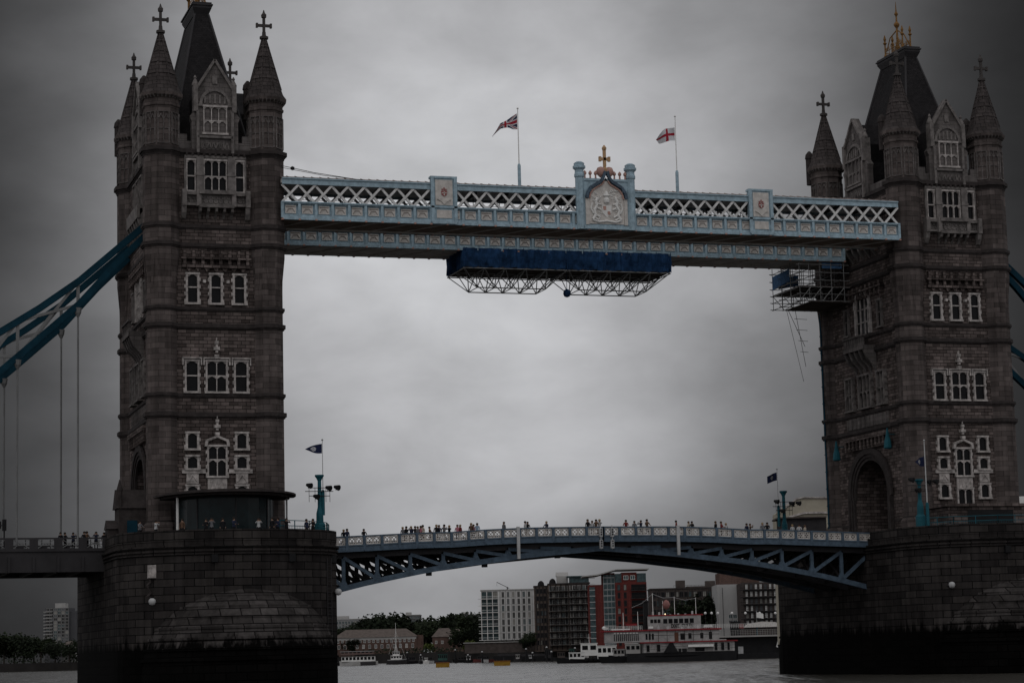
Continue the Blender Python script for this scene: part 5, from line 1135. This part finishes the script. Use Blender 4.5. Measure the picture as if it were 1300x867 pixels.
# grey naval looking tender
r = boat('old_launch', 490.5, 900, 'pale old vessel with a tall mast and stepped superstructure')
q = MB(); hull(q, 0, 8.6, 1.9, -.4, 1.5, 1, .5); q.build('hull', DARK, r); q = MB(); hull(q, .5, 8.6, 1.93, 1.2, 1.9, 1, .5); q.build('bulwark', LAMPC, r)
cabin(r, 1.8, 6.2, 1.4, 1.9, 3.4, 4, WHITE, WHITE); cabin(r, 2.6, 5.2, 1.1, 3.5, 5.0, 3, WHITE, LAMPC, name='wheelhouse')
q = MB(); q.cyl((3.9,0,4.9),(3.9,0,16.5),.16,.05,8); q.cyl((2.9,0,9),(4.9,0,9),.04,.04,6); q.cyl((3.9,0,13),(1,0,4),.03,.03,4); q.cyl((3.9,0,13),(7.6,0,2.5),.03,.03,4); q.cyl((3.2,0,5),(3.9,0,8),.08,.05,6); q.cyl((4.6,0,5),(3.9,0,8),.08,.05,6); q.build('mast', WHITE, r)
# two yellow mooring buoys
def buoy(u0, u1, Dd, label):
    Wd = (u1-u0)*Dd/FPX; r = boat('mooring_buoy', u0, Dd, label, 'yellow mooring pontoons', 'buoy')
    q = MB(); q.prism([(0,.15),(.2,-.3),(Wd-.2,-.3),(Wd,.15),(Wd,1.25),(0,1.25)], 'y', -1, 1); q.build('float', ORANGE, r)
    q = MB(); q.box(-.1, Wd+.1, -1.1, 1.1, 1.1, 1.3); q.build('rim', mat('rust', (.2,.08,.02), .8), r); q = MB(); q.cyl((Wd*.6,0,1.3),(Wd*.6,0,2.2),.12,.06,8); [q.cyl((Wd*k,-.8,1.3),(Wd*k,-.8,1.6),.09,.09,8) for k in (.15,.85)]; q.build('bollard', DARK, r)
buoy(553.2, 570.3, 600, 'left yellow mooring pontoon floating near the terrace'); buoy(627, 647.5, 610, 'right yellow mooring pontoon floating below the white block')
# small craft and barges
def small(u0, u1, Dd, label, hm, cm_, h=1.6, nw=3, bow=-1):
    Wd = (u1-u0)*Dd/FPX; r = boat('small_boat', u0, Dd, label, 'small craft moored along the far bank')
    q = MB(); hull(q, 0, Wd, 1.6, -.4, 1.1, bow, .4); q.build('hull', hm, r); cabin(r, Wd*.28, Wd*.75, 1.2, 1.1, 1.1+h, nw, cm_, cm_); return r
GREENP = mat('green canvas', (.04,.085,.075), .8)
small(537, 544.5, 880, 'small white cruiser left of the green topped boat', WHITE, WHITE, 1.1); small(543, 551, 885, 'small dark hulled cruiser beside the white cruiser', LAMPC, DARK, 1.3)
small(549, 574, 900, 'boat with a green canvas top behind the left yellow pontoon', DARK, GREENP, 2.4, 5)
small(512, 532, 910, 'low dark workboat right of the old vessel', BLACK, DARK, 1.6, 4)
small(598, 628, 880, 'dark red narrowboat moored left of the right pontoon', mat('dull red hull', (.10,.03,.028), .7), DARK, 1.3, 5); small(424.5, 431, 905, 'tiny dark boat hidden beside the pier edge', BLACK, DARK, 1.0)
small(575, 598, 900, 'black lighter with low cabin between the pontoons', BLACK, DARK, 1.0, 3); small(718, 735, 800, 'boat with a teal cabin roof behind the tug bow', DARK, GREENP, 3.0, 3)
def barge(u0, u1, Dd, label, h=2.3, mt=BLACK):
    Wd = (u1-u0)*Dd/FPX; r = boat('barge', u0, Dd, label, 'dark barges along the far bank', 'barge')
    q = MB(); q.prism([(0,h),(1.4,-.4),(Wd-1.4,-.4),(Wd,h)], 'y', -2.4, 2.4); q.build('hull', mt, r); q = MB(); q.box(2, Wd-2, -2, 2, h, h+.8); [q.box(2+k*2.5, 2.4+k*2.5, -2.1, 2.1, h+.8, h+1.0) for k in range(int((Wd-4)/2.5))]; q.build('hatch_cover', DARK, r); return r
barge(625, 668, 870, 'black barge left of the moored dark launch'); barge(655, 705, 850, 'black barge below the brown warehouses', 2.0)
r = small(686, 706, 845, 'dark launch with a grey glazed cabin among the barges', BLACK, DARK, 3.2, 4); 
small(702, 722, 830, 'low dark tug between the barges and the white tug', BLACK, SOOT, 2.0, 3)
for k, (u, Dd, h_) in enumerate(((517,890,4.5),(534,880,3.4),(578,860,5),(594,850,3),(612,840,4),(668,820,4.6),(676,815,3.2),(694,800,5),(700,790,3.4),(730,760,4.4),(742,750,3.6),(756,730,4.8))):
    p = PD(u, Dd, ZW); o = empty('mooring_pile', p, '%s dark mooring pile from the left along the far bank' % ordn(k+1), 'pile', 'mooring piles along the far bank'); o['_org'] = (0,0,0); q = MB(); q.cyl((0,0,-2),(0,0,h_),.3,.26,8); q.cyl((.6,.3,-2),(.15,.1,h_*.85),.2,.2,8); q.build('timber', BLACK, o); q = MB(); q.lathe(0,0,[(.34,h_-.1),(.34,h_+.1),(.05,h_+.35)],8); q.build('cap', LAMPC, o)
for k, (u0, u1, Dd, h_, hm, cm_) in enumerate(((505,513,905,1.2,LAMPC,DARK),(531,538,900,1.5,DARK,LAMPC),(589,600,870,1.4,BLACK,LAMPC),(611,620,862,1.1,LAMPC,DARK),(652,662,845,1.5,DARK,CONC),(668,680,838,1.2,BLACK,LAMPC),(724,734,760,1.6,DARK,LAMPC),(739,750,745,2.2,BLACK,CONC))):
    small(u0, u1, Dd, '%s little cabin boat from the left among the barges along the bank' % ordn(k+1), hm, cm_, h_, 2, -1 if k % 2 else 1)
# white tug in front
r = boat('tug', 708, 640, 'black hulled tug with white wheelhouses before the steamer')
q = MB(); hull(q, 0, 21, 2.4, -.4, 1.05, -1, .5); q.build('hull', BLACK, r); k_ = 640/FPX
cabin(r, 3.2, 7.6, 1.6, 1.05, 2.9, 4, WHITE, WHITE, name='fore_cabin'); cabin(r, 6.6, 11.2, 1.8, 2.0, 5.4, 2, WHITE, WHITE, name='wheelhouse', wh=.35); cabin(r, 11.2, 16.6, 1.8, 1.05, 4.6, 4, WHITE, WHITE, name='aft_cabin', wh=.35)
q = MB(); [q.lathe(8+k*1.3, -2.35, [(.2,.5),(.5,.7),(.5,1.3),(.2,1.5)], 8) for k in range(9)]; q.build('tyre_fender', BLACK, r)
q = MB(); q.cyl((9,0,5.5),(9,0,8.2),.07,.04,6); q.cyl((8.4,0,7),(9.6,0,7),.04,.04,6); q.build('mast', WHITE, r)
r = boat('workboat', 774, 625, 'grey workboat with a boxy cabin moored against the steamer')
q = MB(); hull(q, 0, 14, 2.2, -.4, 1.7, -1, .3); q.build('hull', BLACK, r); cabin(r, 1.0, 4.0, 1.8, 1.7, 3.5, 3, CONC, CONC); cabin(r, 4.4, 8.4, 1.7, 1.7, 5.0, 3, CONC, WHITE, name='wheelhouse', wh=.3)
q = MB(); [q.lathe(1+k*1.4, -2.2, [(.2,.8),(.55,1.0),(.55,1.6),(.2,1.8)], 8) for k in range(9)]; q.build('tyre_fender', BLACK, r)
# paddle steamer
r = boat('paddle_steamer', 764, 600, 'white paddle steamer with red trimmed decks and a black funnel'); s = 600/FPX
def sx(u): return (u-764)*s
def sz(v, u=850): return HZ(u, v, 600)-ZW
q = MB(); q.box(sx(795), sx(933), -4, 5, -.4, sz(828)); hull(q, sx(764), sx(935), 4.2, -.5, 1.6, -1, .2); q.build('hull', BLACK, r)
z1, z2, z3, z4, z5 = sz(826), sz(814), sz(798.5), sz(782), sz(777)
HW = mat('steamer white', (.29,.28,.275), .6, var=.3, vs_=.6); DARKRED = mat('dark red trim', (.20,.02,.025), .6)
q = MB(); q.box(sx(816), sx(931), -4, 4, z1-.3, z2-.3); q.build('lower_deck', HW, r); q = MB(); q.box(sx(768), sx(912), -4.2, 4.2, z2, z3-.35); q.build('main_deck', HW, r)
q = MB(); q.box(sx(812), sx(935), -4.6, 4.6, z2-.3, z2); q.box(sx(763), sx(915), -4.8, 4.8, z3-.35, z3); q.box(sx(824), sx(893), -3.1, 3.1, sz(781.5), sz(780)); q.build('deck_edge', DARKRED, r)
q = MB(); q.box(sx(823), sx(890), -3, 3, z3, sz(781.5)); up_ = q.build('upper_cabin', HW, r)
q = MB(); 
for k in range(6): q.box(sx(842.3+k*6.7), sx(847.5+k*6.7), -3.06, -3, sz(791), sz(785.2))
for k in range(3): q.box(sx(826+k*4.6), sx(829.6+k*4.6), -3.06, -3, sz(790), sz(785.5))
q.build('cabin_window', GLASS, up_)
q = MB()
for k in range(13): q.box(sx(779+k*2.5), sx(780.2+k*2.5), -4.26, -4.2, sz(812), sz(803))
for k in range(3): q.box(sx(819+k*4), sx(821.5+k*4), -4.26, -4.2, sz(811), sz(803.5))
q.build('deck_window', GLASS, r); q = MB(); q.box(sx(855.5), sx(860.5), -4.27, -4.2, z2, sz(802.5)); q.build('door', mat('brown door', (.10,.045,.03), .6), r)
q = MB(); [q.box(sx(779+k*4), sx(781.6+k*4), -4.4, -4.2, sz(803), sz(801.2)) for k in range(8)]; q.box(sx(872), sx(904), -5.4, -4, sz(821.5), sz(818.5)); q.build('awning', WHITE, r)
q = MB(); q.box(sx(881), sx(893), -4.06, -4, sz(827), sz(822.5)); q.build('lower_window', GLASS, r)
q = MB(); q.prism([(sx(841), z1-.4), (sx(860), z1-.4), (sx(853), z2-.3), (sx(849), z2-.3)], 'y', -4.4, -4.02); q.box(sx(860), sx(872), -4.3, -4.1, z1-.3, z1+.6); q.build('tarpaulin', BLACK, r)
q = MB(); [q.box(sx(816), sx(931), -4.05, -4, z, z+.06) for z in (z1+.5, z1+1.2)]; q.box(sx(824), sx(912), -4.26, -4.2, sz(806), sz(805.5)); [q.box(sx(824+k*11), sx(824.5+k*11), -4.26, -4.2, z2, z3-.35) for k in range(8)]; q.build('panel_joint', TRIM, r)
q = MB(); q.cyl((sx(821.5),0,z3-1),(sx(821.5),0,sz(764)),.75,.72,16); q.lathe(sx(821.5),0,[(.72,sz(764)),(.85,sz(763.5)),(.85,sz(762)),(.7,sz(761))],16); fn = q.build('funnel', BLACK, r)
q = MB()
for u in (818,824.5,831,838,864,871,878,898,904,911,918,925): q.box(sx(u)-.06, sx(u)+.06, -4.5, -4.38, z1-.3, z2-.3)
q.build('deck_post', HW, r)
for u0_, u1_, va, vb in ((820,823.5,826,818),(833,837,826,817.5),(906,909,826,817),(914,918,826,817),(922,925,826,817),(863,869,812,804),(873,877,811,804),(888,892,811,804),(899,903,812,803)): q = MB(); q.box(sx(u0_), sx(u1_), -4.24, -4.0, sz(va), sz(vb)); q.build('deck_opening', GLASS, r)
q = MB()
for u in (826,836,848,866,874,886,896,903): q.cyl((sx(u),-3.6,z3),(sx(u),-3.6,z3+1.0+.5*math.sin(u)),.13,.1,6); q.box(sx(u)-.4, sx(u)+.3, -3.9, -3.3, z3, z3+.4+.3*math.cos(u))
for u in (830,838,852,862,871,880): q.box(sx(u)-.25, sx(u)+.25, -1.6, -1.0, sz(780), sz(780)+.5+.4*math.sin(u*3))
q.build('deck_gear', LAMPC, r)
for u, vt in ((792,776),(810.5,775),(830,752),(857.5,757),(884.5,759),(842.5,762)):
    q = MB(); q.cyl((sx(u),-2,z3),(sx(u),-2,sz(vt)),.13,.06,8); q.build('mast', WHITE, r)
def rail(u0, u1, z, name='deck_rail', mt=WHITE, y=-4.6):
    q = MB(); [q.box(sx(u0), sx(u1), y, y+.05, z+h, z+h+.06) for h in (.35,.7,1.05)]; n = int((u1-u0)/2.2); [q.box(sx(u0)+(sx(u1)-sx(u0))*k/n-.03, sx(u0)+(sx(u1)-sx(u0))*k/n+.03, y, y+.05, z, z+1.1) for k in range(n+1)]; q.build(name, mt, r)
rail(768, 815, z3); rail(860, 912, z3-.1); rail(895, 990, z3-.1, y=-3.5)
q = MB(); q.lathe(sx(767),-3.9,[(.05,z3+.2),(.5,z3+.5),(.5,z3+.9),(.1,z3+1.2)],10); q.box(sx(766), sx(772), -4.4, -3.4, z3+.3, z3+.9); q.box(sx(776), sx(800), -4.7, -4.0, z3+.1, z3+.45); q.box(sx(893), sx(904), -4.4, -3.4, z3+.3, z3+.85); q.box(sx(823), sx(829), -4.4, -3.4, z3+.3, z3+.85); q.build('lifeboat', WHITE, r)
q = MB(); q.box(sx(795), sx(809), -3, -1, z3+1.2, z3+1.7); q.build('red_locker', DARKRED, r)
q = MB(); q.lathe(sx(847),-2.2,[(.1,sz(773)),(.7,sz(771)),(1.0,sz(767)),(.7,sz(763)),(.1,sz(761))],12); q.build('round_sign', mat('faded red disc', (.25,.12,.11), .7), r, smooth=True)
q = MB()                                                 # string of bunting wires between the masts
for (a, va), (b2, vb) in (((830,753),(857,758)),((857,758),(884,760)),((803,770),(830,753))): q.tube([(sx(a),-2,sz(va)),(sx((a+b2)/2),-2,sz((va+vb)/2+3)),(sx(b2),-2,sz(vb))], .04, 4)
q.build('rigging', LAMPC, r)
LIT = bpy.data.materials.new('lit deck lamp'); LIT.use_nodes = True; LIT.node_tree.nodes['Principled BSDF'].inputs['Emission Color'].default_value = (1,.75,.4,1); LIT.node_tree.nodes['Principled BSDF'].inputs['Emission Strength'].default_value = 3
q = MB(); q.lathe(sx(845),-3.2,[(.05,sz(780)),(.2,sz(779.3)),(.05,sz(778.4))],8); q.build('deck_lamp', LIT, r)
tcu = bpy.data.curves.new('name_text', 'FONT'); tcu.body = 'DIXIE  QUEEN'; tcu.size = 1.45; tcu.extrude = .02; tcu.offset = .045; tcu.align_x = 'LEFT'
to = bpy.data.objects.new('tmp', tcu); COL.objects.link(to); dg = bpy.context.evaluated_depsgraph_get(); tme = bpy.data.meshes.new_from_object(to.evaluated_get(dg)); bpy.data.objects.remove(to)
tme.transform(Matrix.Translation((sx(852), -3.08, sz(796.6))) @ Matrix.Rotation(PI/2, 4, 'X') @ Matrix.Scale((sx(880)-sx(852))/max(.1, max(v.co.x for v in tme.vertices)), 4, (1,0,0))); tme.materials.clear(); tme.materials.append(BLACK)
no_ = bpy.data.objects.new('name_lettering', tme); COL.objects.link(no_); setpar(no_, up_)
# landing stage right of the steamer
r = boat('landing_pontoon', 893, 640, 'dark landing pontoon with railings and a cream awning by the right pier', cat='pontoon'); s6 = 640/FPX
def bx(u): return (u-893)*s6
def bz(v): return HZ(950, v, 640)-ZW
q = MB(); q.box(bx(893), bx(1010), -2, 5, -.4, bz(829)); q.box(bx(915), bx(1010), 1, 5, bz(829), bz(808)); q.box(bx(928), bx(941), -1, 1, bz(809), bz(788)); q.build('pontoon_hull', BLACK, r)
q = MB(); q.box(bx(893), bx(1003), -1.5, 5, bz(808), bz(806)); q.box(bx(893), bx(922), -1.6, -1.4, bz(816), bz(810)); q.build('upper_platform', CONC, r)
q = MB(); [q.box(bx(893), bx(1003), -1.5, -1.44, bz(806)+h, bz(806)+h+.07) for h in (.5, 1.0, 1.5)]; [q.box(bx(893)+k*.7, bx(893)+.06+k*.7, -1.5, -1.44, bz(806), bz(806)+1.55) for k in range(35)]; q.build('deck_rail', CONC, r)
q = MB(); q.prism([(bx(946),bz(796)),(bx(951),bz(791.5)),(bx(968),bz(789)),(bx(985),bz(790)),(bx(997),bz(796))], 'y', -1, 3); q.build('awning', CREAM, r)
q = MB(); q.box(bx(939), bx(945), -1.05, -.9, bz(797), bz(791)); q.build('notice_board', REDP, r); q = MB(); q.box(bx(937.5), bx(944), .9, 1, bz(830), bz(820)); q.build('door', LAMPC, r)
q = MB(); q.bar((bx(986),-1,bz(822)),(bx(990),-1,bz(808)),.5,.5); q.bar((bx(992),-1,bz(822)),(bx(994),-1,bz(816)),.4,.4); q.lathe(bx(989.5),-1.1,[(.1,bz(810)),(.4,bz(809)),(.4,bz(807.5)),(.1,bz(807))],8); q.build('davit', WHITE, r)
fl = PD(963, 638, 0); px_ = PD(962, 640, 0); flagpole(px_.x, px_.y, bz(806)+ZW, bz(776)+ZW, 'short flagpole on the landing pontoon', .05); flag(px_.x, px_.y, bz(777)+ZW, -2.2, 1.5, lambda u, v: 0, [WHITE], dr_small2, 'pale flag flying over the landing pontoon')
for k, u in enumerate((897, 905, 913, 931, 948, 966, 986)):
    p = PD(u, 690-k*3, ZB); r2 = empty('street_lamp', p, '%s globe lamp from the left along the quay behind the pontoon' % ordn(k+1), 'street lamp', 'globe lamps along the quay'); q = MB(); z = HZ(u, 778, 690-k*3)
    q.cyl(p, (p.x,p.y,z-.4), .08, .05, 6); q.build('post', DARK, r2); q = MB(); q.lathe(p.x, p.y, [(.1,z-.4),(.38,z-.1),(.38,z+.2),(.1,z+.45)], 10); q.build('globe', WHITE, r2, smooth=True)

for o in bpy.data.objects:
    if '_org' in o: del o['_org']
